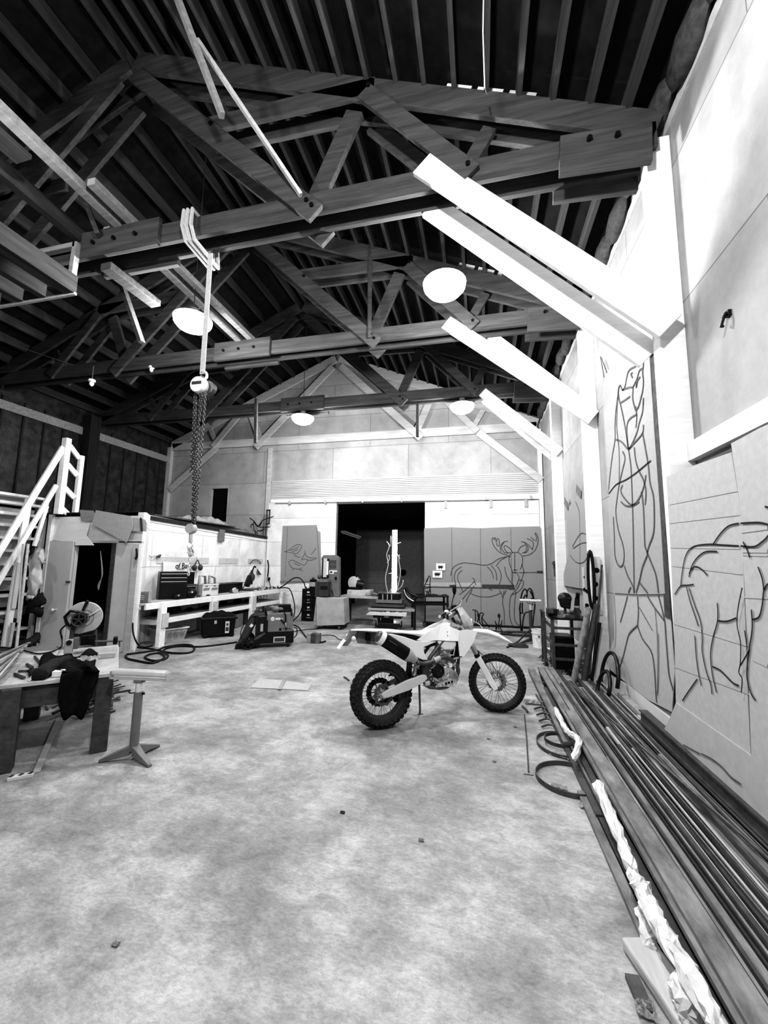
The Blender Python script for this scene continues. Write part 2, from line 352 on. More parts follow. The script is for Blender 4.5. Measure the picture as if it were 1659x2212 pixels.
# knee braces
def brace(a,b,w,h,m,label):
    o=G().beam(a,b,w,h).fin('knee_brace',m,bev=.006); tag(o,label,'brace','knee braces'); return o
brace((-.5,3.44,5.44),(1.5,3.44,3.5),.05,.24,'ww','big white knee brace plank nearest the camera, from near truss to first post')
brace((-.45,3.72,5.24),(1.45,3.72,3.4),.05,.24,'ww','white knee brace plank just behind the nearest one, on the first post')
brace((-.47,5.97,5.36),(1.58,5.97,3.66),.05,.22,'ww','white knee brace plank on the front of the second post')
brace((.2,6.25,5.2),(1.5,6.25,3.95),.05,.2,'ww','white knee brace plank behind the second post, steeper of its pair')
brace((.1,8.48,5.25),(1.6,8.48,3.85),.05,.2,'ww','white knee brace plank on the front of the third post')
brace((.15,8.72,5.2),(1.55,8.72,3.8),.05,.2,'ww2','white knee brace plank at the back of the third post')
brace((.0,YD-.12,5.2),(1.6,YD-.12,3.8),.04,.2,'ww2','pale knee brace flat against the far wall, right side')
brace((-8.2,YD-.12,5.2),(-9.9,YD-.12,3.85),.04,.2,'ww2','pale knee brace flat against the far wall, left side')
tag(G().beam((-4.3,3.5,5.06),(-4.27,4.25,5.06),.16,.09).fin('loose_plank','dw',bev=.01),'thick short plank poking out behind the near truss','plank')
# planks lying along the trusses above the hoist
def plank(a,b,w,h,m,label): return tag(G().beam(a,b,w,h).fin('loose_plank',m,bev=.004),label,'plank','planks lying lengthwise on the trusses')
plank((-4.0,-.5,5.5),(-4.14,6.5,5.5),.1,.1,'mid','long plank lying lengthwise across the near and second trusses')
plank((-3.9,2.92,5.5),(-3.9,6.4,5.5),.1,.08,'mid','paler plank lying beside the long one across two trusses')
plank((-4.25,3.42,5.47),(-4.25,3.9,5.47),.09,.05,'pine','short pale plank end on the near truss')
plank((-4.55,-.5,5.5),(-4.72,3.75,5.5),.1,.18,'dwy','dark plank running from the hanging platform to the near truss')
plank((-4.32,-.5,5.44),(-4.27,2.55,5.44),.2,.05,'dwy','wide rough pale plank ending short of the near truss at far left')
o=G().beam(at(427,88,Y=2.9),at(650,422,Y=3.38),.05,.035).fin('timber_stick','pine'); tag(o,'thin pale stick slanting down to the near truss joint','stick')
o=G().beam(at(375,-25,Y=2.7),at(480,250,Y=3.05),.07,.05).fin('timber_stick','mid'); tag(o,'darker thicker stick crossing above the slanting pale stick','stick')
for (a,b) in (((-4.9,4.2,5.55),(-4.4,4.2,4.49)),((-4.55,3.25,6.0),(-4.3,3.38,5.35))):
    tag(G().beam(a,b,.08,.05).fin('timber_stick','dw'),'dark stick hanging under the near truss by the left lamp' if b[2]<4.6 else 'dark stick above the near truss splice','stick')
for (a,b,l) in (((-1.7,5.9,5.2),(-1.75,6.0,7.0),'thin stick rising through the second truss joint'),((-1.3,8.5,5.1),(-1.3,8.5,4.35),'dark timber end hanging below the third truss'),((-5.25,8.4,5.5),(-5.2,8.4,4.4),'upright dark stick crossing the third truss on its left')):
    tag(G().beam(a,b,.06,.07).fin('timber_stick','dw'),l,'stick')
# pale blocks between rafters
for Y,lab in ((3.6,'nearest'),(6.1,'second')):
    for k in range(3):
        x=-.33+k*.3+.17
        o=G().beam((x-.12,Y-.05,roofz(x-.12)+.07),(x+.12,Y-.05,roofz(x+.12)+.07),.04,.14).fin('blocking',('ww','ww','ww2')[k])
        tag(o,'%s pale block between the rafters on the %s truss'%(('left','middle','right')[k],lab),'block','pale blocks between the rafters')
# insulators, wire
for (px,py) in ((327,798),(198,828)):
    p=at(px,py,Y=6.0 if px>300 else 5.0); t=thing('insulator','white ceramic insulator under the beam, %s of two'%('right' if px>300 else 'left'),'insulator',p,group='white ceramic insulators')
    G().lathe([(.01,.07),(.05,.06),(.055,.03),(.02,.02),(.035,0),(.03,-.03),(.008,-.05)],p,n=12).fin('cap','white',t,smooth=True)
    G().cyl(p+V((0,0,.05)),p+V((0,0,.3)),.008,n=6).fin('pin','dkg',t)
g=G(); g.tube(smoothpath([at(-20,728,Y=5.3),at(170,792,Y=6.0),at(230,800,Y=6.1)],4),.006,5)
tag(g.fin('ceiling_wire','mg'),'thin pale wire crossing the dark roof at left','wire')
g=G(); g.tube([at(1045,-30,Y=2.6),at(1043,70,Y=2.6),at(1047,190,Y=2.9),at(1052,205,Y=3.3)],.005,5)
tag(g.fin('ceiling_wire','white'),'thin white wire hanging straight down from the top of the roof','wire')
# ================================================================ hanging platform, top left
t=thing('hanging_platform','dark timber platform hanging under the roof at far left','platform',(-4.9,2.6,4.6))
Yp=3.4; z=4.66
g=G().bb(-8,-4.58,-1,Yp,z+.16,z+.19); g.fin('deck','dwy',t)
for k in range(9): x=-4.66-k*.36; G().bb(x-.04,x+.04,-1,Yp-.03,z,z+.16).fin('joist','dwy',t)
G().bb(-8,-4.55,Yp-.03,Yp,z-.02,z+.01).fin('edge_strip','pine',t)
G().bb(-4.6,-4.56,-1,Yp,z-.0,z+.22).fin('rim','dwy',t)
G().beam((-5.3,Yp,5.3),(-4.64,Yp,5.3),.06,.06).fin('hanger_rail','mid',t); G().beam((-4.64,Yp,5.33),(-4.66,Yp,z+.1),.06,.06).fin('hanger_post','mid',t)
# ================================================================ motorcycle
bm_root=Matrix.Translation(V((-.972,4.024,0)))@Matrix.Rotation(math.radians(33.66),4,'Z')@Matrix.Rotation(math.radians(-3.5),4,'X')
MB=thing('dirt_motorcycle','white enduro motorcycle with knobbly tyres standing on its kickstand','motorcycle',mat4=bm_root)
ST=Matrix.Translation(V((1.395,0,0)))@Matrix.Rotation(math.radians(2-33.66),4,'Z')
def wheel(cx,cz,Ro,Ri,wd,mx,nk,front):
    X=(mx or Matrix())@Matrix.Translation(V((cx,0,cz)))
    def F(g,*a,**k): return g.xf(X).fin(*a,local=True,**k)
    rm=F(G().lathe([(Ri,-wd*.42),(Ri+.018,-wd*.45),(Ri+.006,-wd*.2),(Ri-.006,0),(Ri+.006,wd*.2),(Ri+.018,wd*.45),(Ri,wd*.42),(Ri-.012,wd*.15),(Ri-.012,-wd*.15)],ax='Y',n=48,closed=True),'front_wheel' if front else 'rear_wheel','dkg' if front else 'dkg',MB,smooth=True)
    g=G(); th=(Ro-.016-Ri)/2; rc=Ri+th; prof=[]
    for k in range(14):
        a=2*PI*k/14; prof.append((rc+th*math.cos(a),wd*.62*math.sin(a)))
    g.lathe(prof,ax='Y',n=56,closed=True)
    for k in range(nk):
        a=2*PI*k/nk
        for (yy,rr,tw,off) in ((0,Ro-.013,.03,0),(wd*.36,Ro-.022,.024,.5),(-wd*.36,Ro-.022,.024,.5),(wd*.56,Ro-.047,.02,0),(-wd*.56,Ro-.047,.02,0)):
            aa=a+off*2*PI/nk; c=V((rr*math.cos(aa),yy,rr*math.sin(aa)))
            rot=Matrix.Rotation(-aa,3,'Y')@Matrix.Rotation((0 if yy==0 else (-.5 if yy>0 else .5)*(1 if abs(yy)<wd*.5 else 1.9)),3,'Z')
            g.box(c,(.026,tw,.6*2*PI*Ro/nk),rot=rot)
    F(g,'tyre','rub',rm)
    hub=G().lathe([(.02,-.055),(.045,-.05),(.045,-.035),(.026,-.03),(.026,.03),(.045,.035),(.045,.05),(.02,.055)],ax='Y',n=24)
    F(hub,'hub','lg',rm,smooth=True)
    F(G().cyl((0,-.085,0),(0,.085,0),.013,n=16).cyl((0,-.1,0),(0,-.07,0),.024,n=16),'axle','chrome',rm,smooth=True)
    sp=None
    for k in range(36):
        a=2*PI*k/36; s=1 if k%2 else -1; b=a+(.55 if (k//2)%2 else -.55)
        F(G().cyl((.044*math.cos(b),s*.042,.044*math.sin(b)),((Ri-.008)*math.cos(a),s*.006,(Ri-.008)*math.sin(a)),.0019,n=5),'spoke','gun',rm)
    rd=.105 if front else .1; y=.06 if front else -.062
    g=G(); n=40
    pts=[((rd+(.006 if k%4<2 else -.004))*math.cos(2*PI*k/n),(rd+(.006 if k%4<2 else -.004))*math.sin(2*PI*k/n)) for k in range(n)]
    A=[[g.b.verts.new(V((p[0]*q,yy,p[1]*q))) for p in pts] for (q,yy) in ((1,y-.002),(1,y+.002),(.72,y+.002),(.72,y-.002))]
    for i in range(4):
        for k in range(n): g.b.faces.new((A[i][k],A[i][(k+1)%n],A[(i+1)%4][(k+1)%n],A[(i+1)%4][k]))
    for k in range(6):
        a=2*PI*k/6; g.beam((.035*math.cos(a),y,.035*math.sin(a)),(rd*.74*math.cos(a+.5),y,rd*.74*math.sin(a+.5)),.003,.012,(0,1,0))
    F(g,'brake_disc','lg' if front else 'gun',rm)
    if not front:
        g=G(); n=44; A=[]
        for (q,yy) in ((1,.062),(1,.069),(.8,.069),(.8,.062)):
            A.append([g.b.verts.new(V(((.135+(.005 if k%2 else -.003))*q*math.cos(2*PI*k/n),yy,(.135+(.005 if k%2 else -.003))*q*math.sin(2*PI*k/n)))) for k in range(n)])
        for i in range(4):
            for k in range(n): g.b.faces.new((A[i][k],A[i][(k+1)%n],A[(i+1)%4][(k+1)%n],A[(i+1)%4][k]))
        for k in range(6):
            a=2*PI*k/6; g.beam((.03*math.cos(a),.065,.03*math.sin(a)),(.112*math.cos(a),.065,.112*math.sin(a)),.004,.03,(0,1,0))
        g.lathe([(.085,.066),(.112,.066),(.112,.062),(.085,.062)],ax='Y',n=30,closed=True)
        F(g,'sprocket','blkm',rm)
    return rm
wheel(.02,.315,.318,.213,.115,None,34,False)
wheel(-.015,.305,.308,.235,.08,ST,42,True)
def P2(g,pts,y,th): return g.prism([(x,y,z) for x,z in pts],(0,th,0))
def panel(name,pts,y0,m,parent=MB,th=.012,bulge=.02,both=True,bev=.006,mx=None):
    """curved body panel: outline pts, one on each side"""
    for s in ((-1,1) if both else (-1,)):
        g=G(); g.prism([(x,s*y0,z) for x,z in pts],(0,s*th,0))
        if mx: g.xf(mx)
        g.fin(name,m,parent,local=True,bev=bev,seg=3)
# seat and rear fender (one long white sweep)
def sweep(g,secs):
    """secs: x, ztop, zbot, half width top, half width bottom -> rounded lofted body"""
    out=[]
    for x,zt,zb,wt,wb in secs:
        q=[]
        for a in (-1,-.92,-.6,0,.6,.92,1): q.append((x,a*wt,zt-.35*(zt-zb)*abs(a)**4-.004*a*a))
        q+= [(x,wb,zb),(x,wb*.4,zb+.002),(x,-wb*.4,zb+.002),(x,-wb,zb)]
        out.append(q)
    return g.loft(out)
sweep(G(),[(-.3,.938,.93,.03,.025),(-.22,.94,.925,.06,.05),(-.1,.938,.912,.075,.07),(.02,.932,.9,.08,.075),(.1,.925,.89,.08,.075)]).fin('rear_fender','white',MB,local=True,smooth='all')
sweep(G(),[(.02,.934,.912,.055,.06),(.12,.926,.892,.068,.078),(.22,.912,.885,.075,.085),(.33,.898,.868,.08,.088),(.45,.896,.835,.075,.085),(.55,.908,.84,.065,.08),(.66,.925,.875,.05,.07),(.76,.95,.92,.04,.06),(.81,.962,.95,.03,.04)]).fin('seat','wht2',MB,local=True,smooth='all')
sweep(G(),[(.04,.896,.86,.07,.065),(.2,.885,.8,.075,.075),(.36,.868,.75,.078,.08),(.5,.84,.73,.07,.08),(.6,.85,.75,.06,.07)]).fin('air_box','blk',MB,local=True)
panel('side_panel',[(.0,.895),(.1,.888),(.23,.855),(.372,.805),(.48,.8),(.6,.79),(.445,.742),(.45,.69),(.49,.612),(.43,.62),(.37,.648),(.24,.72),(.1,.812),(.03,.862)],.092,'white')
# shrouds wrap forward: two-plane panels
for s in (-1,1):
    g=G()
    pts=[(.37,.812,.088),(.45,.86,.088),(.524,.897,.08),(.6,.935,.07),(.675,.965,.055),(.76,.972,.05),(.775,.93,.075),(.865,.89,.11),(.95,.9,.125),(1.065,.873,.13),(1.01,.77,.14),(.895,.63,.13),(.842,.633,.125),(.835,.784,.118),(.72,.79,.108),(.6,.802,.1),(.48,.795,.094)]
    A=[g.b.verts.new((x,s*y,z)) for x,z,y in pts]; f=g.b.faces.new(A); bmesh.ops.triangulate(g.b,faces=[f]); bmesh.ops.solidify(g.b,geom=list(g.b.faces),thickness=.008)
    g.fin('radiator_shroud','white',MB,local=True)
    G().box((.88,s*.09,.74),(.055,.05,.24),rot=Matrix.Rotation(.25,3,'Y')).fin('radiator','blkm',MB,local=True)
# tank
G().loft([[(x,y*w,z+dz) for y,dz in ((-1,-.1),(-1,-.02),(-.5,.03),(.5,.03),(1,-.02),(1,-.1))] for x,z,w in ((.52,.86,.06),(.62,.88,.085),(.74,.9,.09),(.85,.89,.06))]).fin('fuel_tank','dkg',MB,local=True,smooth=True)
for s in (-1,1):
    g=G(); P2(g,[(.6,.8),(.83,.786),(.825,.735),(.79,.695),(.69,.7),(.635,.735)],s*.075,s*.03); g.fin('tank_side','white',MB,local=True,bev=.018,seg=3)
# frame
def FT(name,pts,r,m='blkm',n=8): return G().tube(smoothpath(pts,4),r,n).fin(name,m,MB,local=True,smooth='all')
for s in (-1,1):
    FT('frame_tube',[(.92,s*.03,.9),(.75,s*.08,.85),(.6,s*.09,.72),(.5,s*.085,.6),(.47,s*.08,.48),(.5,s*.07,.38)],.02,'gun')
    FT('frame_tube',[(.52,s*.06,.38),(.66,s*.06,.34),(.82,s*.05,.37),(.87,s*.04,.52),(.93,s*.02,.85)],.016,'gun')
    FT('subframe_tube',[(.55,s*.07,.82),(.3,s*.07,.85),(.05,s*.06,.9)],.011); FT('subframe_tube',[(.5,s*.075,.6),(.3,s*.07,.72),(.08,s*.06,.88)],.011)
    G().prism([(.44,s*.07,.38),(.53,s*.07,.37),(.56,s*.07,.47),(.53,s*.07,.64),(.47,s*.07,.6),(.43,s*.07,.48)],(0,s*.025,0)).fin('frame_plate','gun',MB,local=True,bev=.006)
    # swingarm
    g=G(); P2(g,[(-.02,.335),(.0,.302),(.04,.298),(.27,.345),(.44,.41),(.475,.44),(.46,.475),(.42,.48),(.24,.44),(.03,.365)],s*.09,s*.028); g.fin('swingarm','lg' if s>0 else 'wht2',MB,local=True,bev=.008,seg=2)
G().cyl((.4,-.1,.44),(.4,.1,.44),.03,n=12).fin('swingarm_pivot','gun',MB,local=True)
# rear mudguard flap, shock, chain
G().grid(lambda u,v:(.3+.06*math.sin(u*2.2)-.05*u,(v-.5)*.14,.42+.4*(1-u)),8,3,.006).fin('mud_flap','blk',MB,local=True)
g=G(); pts=[(.4+.035*math.cos(t),.0+.035*math.sin(t),.52+.0055*t+.0) for t in [k*.45 for k in range(80)]]; g.tube(pts,.0075,6).fin('shock_spring','white',MB,local=True,smooth='all')
g=G().cyl((.38,0,.45),(.45,0,.8),.02); g.fin('shock_body','chrome',MB,local=True,smooth=True)
G().prism([(-.02,.07,.18),(.1,.07,.16),(.1,.07,.47),(-.0,.07,.46),(.15,.07,.48),(.5,.07,.46),(.5,.07,.44),(.12,.07,.455)][4:]+[(.12,.07,.455)],(0,.012,0)).fin('chain_upper','blkm',MB,local=True)
G().beam((.05,.066,.185),(.5,.066,.41),.01,.014).fin('chain_lower','blkm',MB,local=True)
G().box((.22,.066,.24),(.1,.03,.05),rot=Matrix.Rotation(-.45,3,'Y')).fin('chain_guide','blk',MB,local=True,bev=.01)
# caliper rear
G().box((.1,-.075,.38),(.07,.03,.04),rot=Matrix.Rotation(-.3,3,'Y')).fin('rear_caliper','alu',MB,local=True,bev=.008)
# muffler
a=V((-.035,-.135,.865)); b=V((.285,-.115,.665)); d=(b-a).normalized()
q=d.to_track_quat('Z','Y').to_matrix().to_4x4()
def OV(p,s): return [Matrix.Translation(p)@q@V((.052*s*math.cos(t),.066*s*math.sin(t),0)) for t in [k*2*PI/20 for k in range(20)]]
G().loft([OV(a+d*t,s) for t,s in ((.02,1),(.32,1.0),(.34,.97))]).fin('muffler','blk',MB,local=True,smooth=True)
G().loft([OV(a+d*t,s) for t,s in ((-.015,1.0),(.025,1.06),(.035,1.04))]).fin('muffler_end_ring','white',MB,local=True,smooth=True)
G().loft([OV(a+d*t,s) for t,s in ((-.05,.6),(-.03,.86),(-.01,.9))]).fin('muffler_end_cap','gun',MB,local=True,smooth=True)
G().loft([OV(a+d*t,s) for t,s in ((.33,1.0),(.36,.97),(.42,.6),(.46,.4))]).fin('muffler_cone','lg',MB,local=True,smooth=True)
g=G()
for t in (.1,.125,.15,.175): 
    p=a+d*t; g.box(p+V((0,-.0525,.02)),(.016,.003,.012),rot=q.to_3x3())
g.fin('maker_plate','lg',MB,local=True)
FT('exhaust_pipe',[(.36,-.11,.6),(.44,-.11,.585),(.53,-.12,.6),(.6,-.125,.625),(.68,-.12,.63),(.76,-.1,.6),(.82,-.09,.54),(.85,-.08,.48),(.825,-.06,.435),(.78,-.03,.5)],.021,'gun',10)
G().cyl((.55,-.122,.607),(.615,-.124,.63),.027,n=14).fin('exhaust_clamp','lg',MB,local=True,smooth=True)
# engine
g=G(); g.lathe([(.0,-.085),(.085,-.085),(.1,-.07),(.105,-.02),(.105,.09),(.0,.09)],(.6,0,.48),'Y',28).fin('crankcase','alu',MB,local=True,smooth=True)
G().lathe([(.0,-.118),(.06,-.118),(.068,-.112),(.07,-.085)],(.6,0,.5),'Y',28).fin('clutch_cover','blk',MB,local=True,smooth=True)
g=G()
for k in (-1,0,1): g.box((.6+.02*k,-.121,.495),(.006,.006,.075),rot=Matrix.Rotation(-.25,3,'Y'))
g.fin('cover_ribs','dkg',MB,local=True)
G().box((.72,0,.45),(.15,.17,.16),rot=Matrix.Rotation(.5,3,'Y')).fin('gearbox','alu',MB,local=True,bev=.03,seg=3)
g=G()
for k in range(9): g.box((.69+k*.004,0,.56+k*.017),(.12,.13,.009),rot=Matrix.Rotation(.22,3,'Y'))
g.box((.71,0,.63),(.1,.11,.15),rot=Matrix.Rotation(.22,3,'Y')); g.fin('cylinder','alu',MB,local=True,bev=.002)
G().box((.74,0,.715),(.13,.14,.06),rot=Matrix.Rotation(.22,3,'Y')).fin('cylinder_head','alu',MB,local=True,bev=.012)
g=G()
rr=random.Random(3)
for k in range(34):
    aa=rr.uniform(0,2*PI); r0=rr.uniform(.06,.1); g.cyl((.6+r0*math.cos(aa),-.1,.48+r0*math.sin(aa)),(.6+r0*math.cos(aa),-.112,.48+r0*math.sin(aa)),.006,n=7)
for k in range(12): g.box((rr.uniform(.62,.82),-.075-rr.uniform(0,.03),rr.uniform(.4,.72)),(.03,.02,.025),rz=rr.uniform(0,1))
g.fin('engine_bolts','alu',MB,local=True)
g=G()
for k in range(6): g.tube([(.74+k*.014,-.1,.5-k*.004),(.755+k*.016,-.105,.43-k*.002),(.76+k*.012,-.09,.385)],.0045,5)
g.fin('case_guard_fins','lg',MB,local=True)
g=G(); g.grid(lambda u,v:(.5+.36*u,(v-.5)*.2*(1-.15*u),.335-.02*math.sin(u*PI)+.12*max(0,u-.55)**1.3*2.2),10,4,.006); g.fin('skid_plate','lg',MB,local=True)
g=G(); g.prism([(.56,-.1,.345),(.8,-.095,.335),(.85,-.09,.4),(.78,-.095,.42),(.6,-.1,.385)],(0,.006,0)); g.fin('skid_plate_side','alu',MB,local=True)
g=G()
for k in range(3): g.cyl((.69+k*.034,-.103,.372+k*.006),(.69+k*.034,-.09,.372+k*.006),.011,n=12)
g.fin('skid_plate_holes','blk',MB,local=True)
for s in (-1,1):
    G().box((.5,s*.14,.365),(.055,.09,.014)).fin('footpeg','gun',MB,local=True,bev=.003)
G().box((.48,-.09,.39),(.06,.04,.05)).fin('master_cylinder','alu',MB,local=True,bev=.01)
FT('brake_pedal',[(.5,-.12,.36),(.6,-.13,.33),(.7,-.13,.34)],.007,'gun')
FT('radiator_hose',[(.85,-.07,.85),(.86,-.1,.78),(.86,-.1,.7),(.86,-.08,.63),(.78,-.06,.62)],.014,'blk')
FT('coolant_hose',[(.86,-.09,.64),(.84,-.1,.615),(.8,-.07,.6)],.012,'lg')
# kickstand on the far side
g=G(); g.tube([(.48,.1,.37),(.5,.14,.22),(.53,.2,.06),(.53,.21,.02)],[.013,.011,.01,.01],8); g.box((.535,.21,.008),(.06,.035,.014)); g.fin('kickstand','gun',MB,local=True,smooth=True)
# tail: plate holder, tail light, indicators, licence plate
G().prism([(-.24,-.04,.928),(-.3,-.04,.93),(-.345,-.04,.84),(-.38,-.04,.79),(-.34,-.04,.79),(-.27,-.04,.87)],(0,.08,0)).fin('plate_holder','mg',MB,local=True,bev=.004)
G().beam((-.36,0,.845),(-.425,0,.765),.1,.006,(0,0,1)).fin('licence_plate','white',MB,local=True)
for s in (-1,1):
    G().ball((-.3,s*.11,.86),.026,12,(.8,1.2,1)).fin('indicator','wht2',MB,local=True,smooth='all'); G().cyl((-.28,0,.87),(-.3,s*.1,.86),.007,n=7).fin('indicator_stalk','blk',MB,local=True)
G().box((-.29,0,.915),(.04,.07,.022)).fin('tail_light','mg',MB,local=True,bev=.006)
G().box((-.12,0,.86),(.04,.06,.07)).fin('tool_bag','blk',MB,local=True,bev=.008)
G().prism([(-.27,.03,.93),(.02,.03,.9),(.05,.03,.84),(.0,.03,.77),(-.22,.03,.8)],(0,.005,0)).fin('inner_fender','mg',MB,local=True)
# ---- steered front end
def SF(g,*a,**k): return g.xf(ST).fin(*a,parent=MB,local=True,**k)
ax0=V((-.43,0,1.0)); ax1=V((-.05,0,.27)); ad=(ax1-ax0).normalized()
for s in (-1,1):
    o=V((0,s*.082,0))
    SF(G().cyl(ax0+o-ad*.03,ax0+o+ad*.46,.025,n=18),'fork_upper_tube','lg',smooth=True)
    SF(G().cyl(ax0+o+ad*.4,ax1+o,.021,n=14),'fork_lower_tube','chrome',smooth=True)
    SF(G().cyl(ax0+o+ad*.44,ax0+o+ad*.475,.031,n=16),'fork_seal','blk',smooth=True)
    g=G(); e=V((.0,s*.028,0)); pn=ad.cross(V((0,1,0))).normalized()
    pl=[ax0+o+ad*.475+pn*.032,ax0+o+ad*.475-pn*.03,ax1+o-pn*.034-ad*.06,ax1+o-pn*.022+ad*.03,ax1+o+pn*.03+ad*.03,ax1+o+pn*.034-ad*.1]
    g.prism([p+e for p in pl],(0,-s*.045,0)); SF(g,'fork_guard','white',bev=.01,seg=3)
SF(G().box(ax0+ad*.06,(.07,.24,.035),rot=Matrix.Rotation(math.radians(28),3,'Y')).box(ax0+ad*.24,(.07,.24,.035),rot=Matrix.Rotation(math.radians(28),3,'Y')),'triple_clamp','gun',bev=.01)
SF(G().cyl(ax0+V((-.04,0,0)),ax0+V((-.04,0,0))+ad*.26,.03,n=14),'steering_head','blkm',smooth=True)
SF(G().box(ax1+V((.05,.08,.02)),(.07,.035,.06)),'front_caliper','alu',bev=.01)
SF(G().tube(smoothpath([ax1+V((.06,.1,.02)),ax1+V((.0,.11,.2)),ax0+V((.05,.1,-.2)),ax0+V((.0,.08,.05))],4),.004,5),'brake_hose','blk')
SF(G().prism([ax1+V((.02,.085,-.05)),ax1+V((.14,.085,-.02)),ax1+V((.13,.085,.1)),ax1+V((.08,.085,.12))],(0,.004,0)),'disc_guard','lg')
# front fender
secs=[]
for x,z,w,dr in ((-.3,.868,.055,.035),(-.2,.874,.06,.045),(-.08,.866,.062,.05),(.03,.825,.055,.042),(.11,.775,.042,.03),(.175,.733,.012,.01)):
    secs.append([(x,-w,z-dr),(x,-w*.9,z-.012),(x,-w*.4,z),(x,w*.4,z),(x,w*.9,z-.012),(x,w,z-dr),(x,w*.8,z-dr+.004),(x,w*.4,z-.012),(x,-w*.4,z-.012),(x,-w*.8,z-dr+.004)])
SF(G().loft(secs),'front_fender','white',smooth='all')
# headlight mask / number plate
def R3(x,w,z): return (x,w,z)
front=[(-.375,1.125,.05),(-.33,1.06,.075),(-.28,.99,.085),(-.25,.92,.08),(-.262,.868,.04)]
back=[(-.42,1.1,.06),(-.385,1.02,.1),(-.36,.94,.105),(-.345,.9,.09),(-.325,.853,.05)]
g=G(); rows=[]
for (fx,fz,fw),(bx,bz,bw) in zip(front,back):
    rows.append([g.b.verts.new(p) for p in ((bx,-bw,bz),((fx+bx)/2+.01,-(fw+bw)/2,(fz+bz)/2),(fx,-fw*.6,fz),(fx+.008,0,fz),(fx,fw*.6,fz),((fx+bx)/2+.01,(fw+bw)/2,(fz+bz)/2),(bx,bw,bz))])
for A,B in zip(rows,rows[1:]):
    for j in range(6): g.b.faces.new((A[j],A[j+1],B[j+1],B[j]))
bmesh.ops.solidify(g.b,geom=list(g.b.faces),thickness=.006)
SF(g,'headlight_mask','white')
SF(G().ball((-.262,0,.945),.05,16,(.3,.8,.9)),'headlight','glass',smooth='all')
SF(G().ball((-.256,0,.955),.022,12,(.5,1.3,.6)),'headlight_bulb','dkg',smooth='all')
SF(G().prism([(-.39,-.05,1.12),(-.362,0,1.2),(-.39,.05,1.12)],(.004,0,.0)),'visor','wht2')
SF(G().tube(smoothpath([(-.3,.06,.96),(-.24,.1,.95),(-.17,.1,.91),(-.14,.08,.87)],4),.0035,5),'cable','wht2')
# handlebar
SF(G().tube(smoothpath([(-.585,-.37,1.03),(-.53,-.24,1.065),(-.45,-.1,1.085),(-.42,0,1.06),(-.45,.1,1.085),(-.53,.24,1.065),(-.585,.37,1.04)],5),.012,8),'handlebar','blkm',smooth='all')
SF(G().cyl((-.45,-.1,1.09),(-.45,.1,1.09),.018,n=10),'bar_pad','blk',smooth=True)
for s in (-1,1):
    SF(G().cyl((-.592,s*.385,1.035),(-.545,s*.27,1.06),.018,n=12),'grip','blk',smooth=True)
    SF(G().cyl((-.594,s*.39,1.034),(-.598,s*.4,1.033),.016,n=12),'bar_end','wht2',smooth=True)
    SF(G().ball((-.53,s*.235,1.07),.028,12,(1,1.2,.9)),'switch_housing','wht2' if s<0 else 'blk',smooth='all')
    SF(G().tube(smoothpath([(-.51,s*.22,1.07),(-.47,s*.28,1.06),(-.5,s*.38,1.045)],3),.006,6),'lever','chrome' if s<0 else 'gun',smooth='all')
SF(G().box((-.46,.16,1.11),(.06,.07,.045)),'brake_reservoir','blk',bev=.01)
SF(G().tube(smoothpath([(-.5,-.2,1.07),(-.42,-.12,1.12),(-.37,-.03,1.13),(-.37,.02,1.0),(-.36,.0,.88)],4),.0045,5),'cable','wht2')
SF(G().tube(smoothpath([(-.5,.2,1.07),(-.4,.12,1.13),(-.36,.03,1.08),(-.38,.02,.9)],4),.0045,5),'cable','blk')
SF(G().tube([(-.5,.24,1.08),(-.47,.26,1.2),(-.455,.27,1.26)],.006,6),'mirror_stem','blk')
SF(G().ball((-.45,.27,1.31),.03,14,(.85,.8,2.1)),'mirror','blk',smooth='all')
SF(G().prism([(-.47,-.02,1.03),(-.4,-.02,1.09),(-.36,-.02,1.04),(-.42,-.02,.93),(-.47,-.02,.95)],(0,.04,0)),'instrument_bracket','mg')
# ================================================================ cardboard sheets and their drawings
def zmap(ox,oy,k): return lambda X,Y:(ox+X/k,oy+Y/k)
def strokes(parent,lists,zm,plane,w,m,name='drawn_lines',lift=.006,fac=1):
    g=G(); ax,val,n=plane
    for l in lists:
        pts=[]
        for X,Y in l:
            px,py=zm(X,Y); pts.append(at(px,py,**{ax:val}))
        g.ribbon(smoothpath(pts,4) if len(pts)>2 else pts,w,n,lift)
    return g.fin(name,m,parent)
ZB=zmap(1150,700,2.764); ZM=zmap(860,1120,4.366); Z7=zmap(580,1070,4.366); ZR=zmap(1300,1400,4.62)
def sheet(name,label,cat,pts,plane,m,th=.008,thick_dir=None):
    ax,val,n=plane; P=[at(px,py,**{ax:val}) for px,py in pts]
    t=thing(name,label,cat,(P[0].x,P[0].y,min(p.z for p in P)))
    G().prism(P,V(n)*-th).fin('sheet',m,t); return t
RW=('X',1.585,(-1,0,0))
t=sheet('cardboard_banner','tall narrow cardboard sheet with a spray-drawn standing bear figure','drawing',[(1358,733),(1403,767),(1412,917),(1425,1098),(1436,1283),(1380,1284),(1325,1281),(1318,1098),(1306,917),(1301,845),(1306,815)],RW,'cardb')
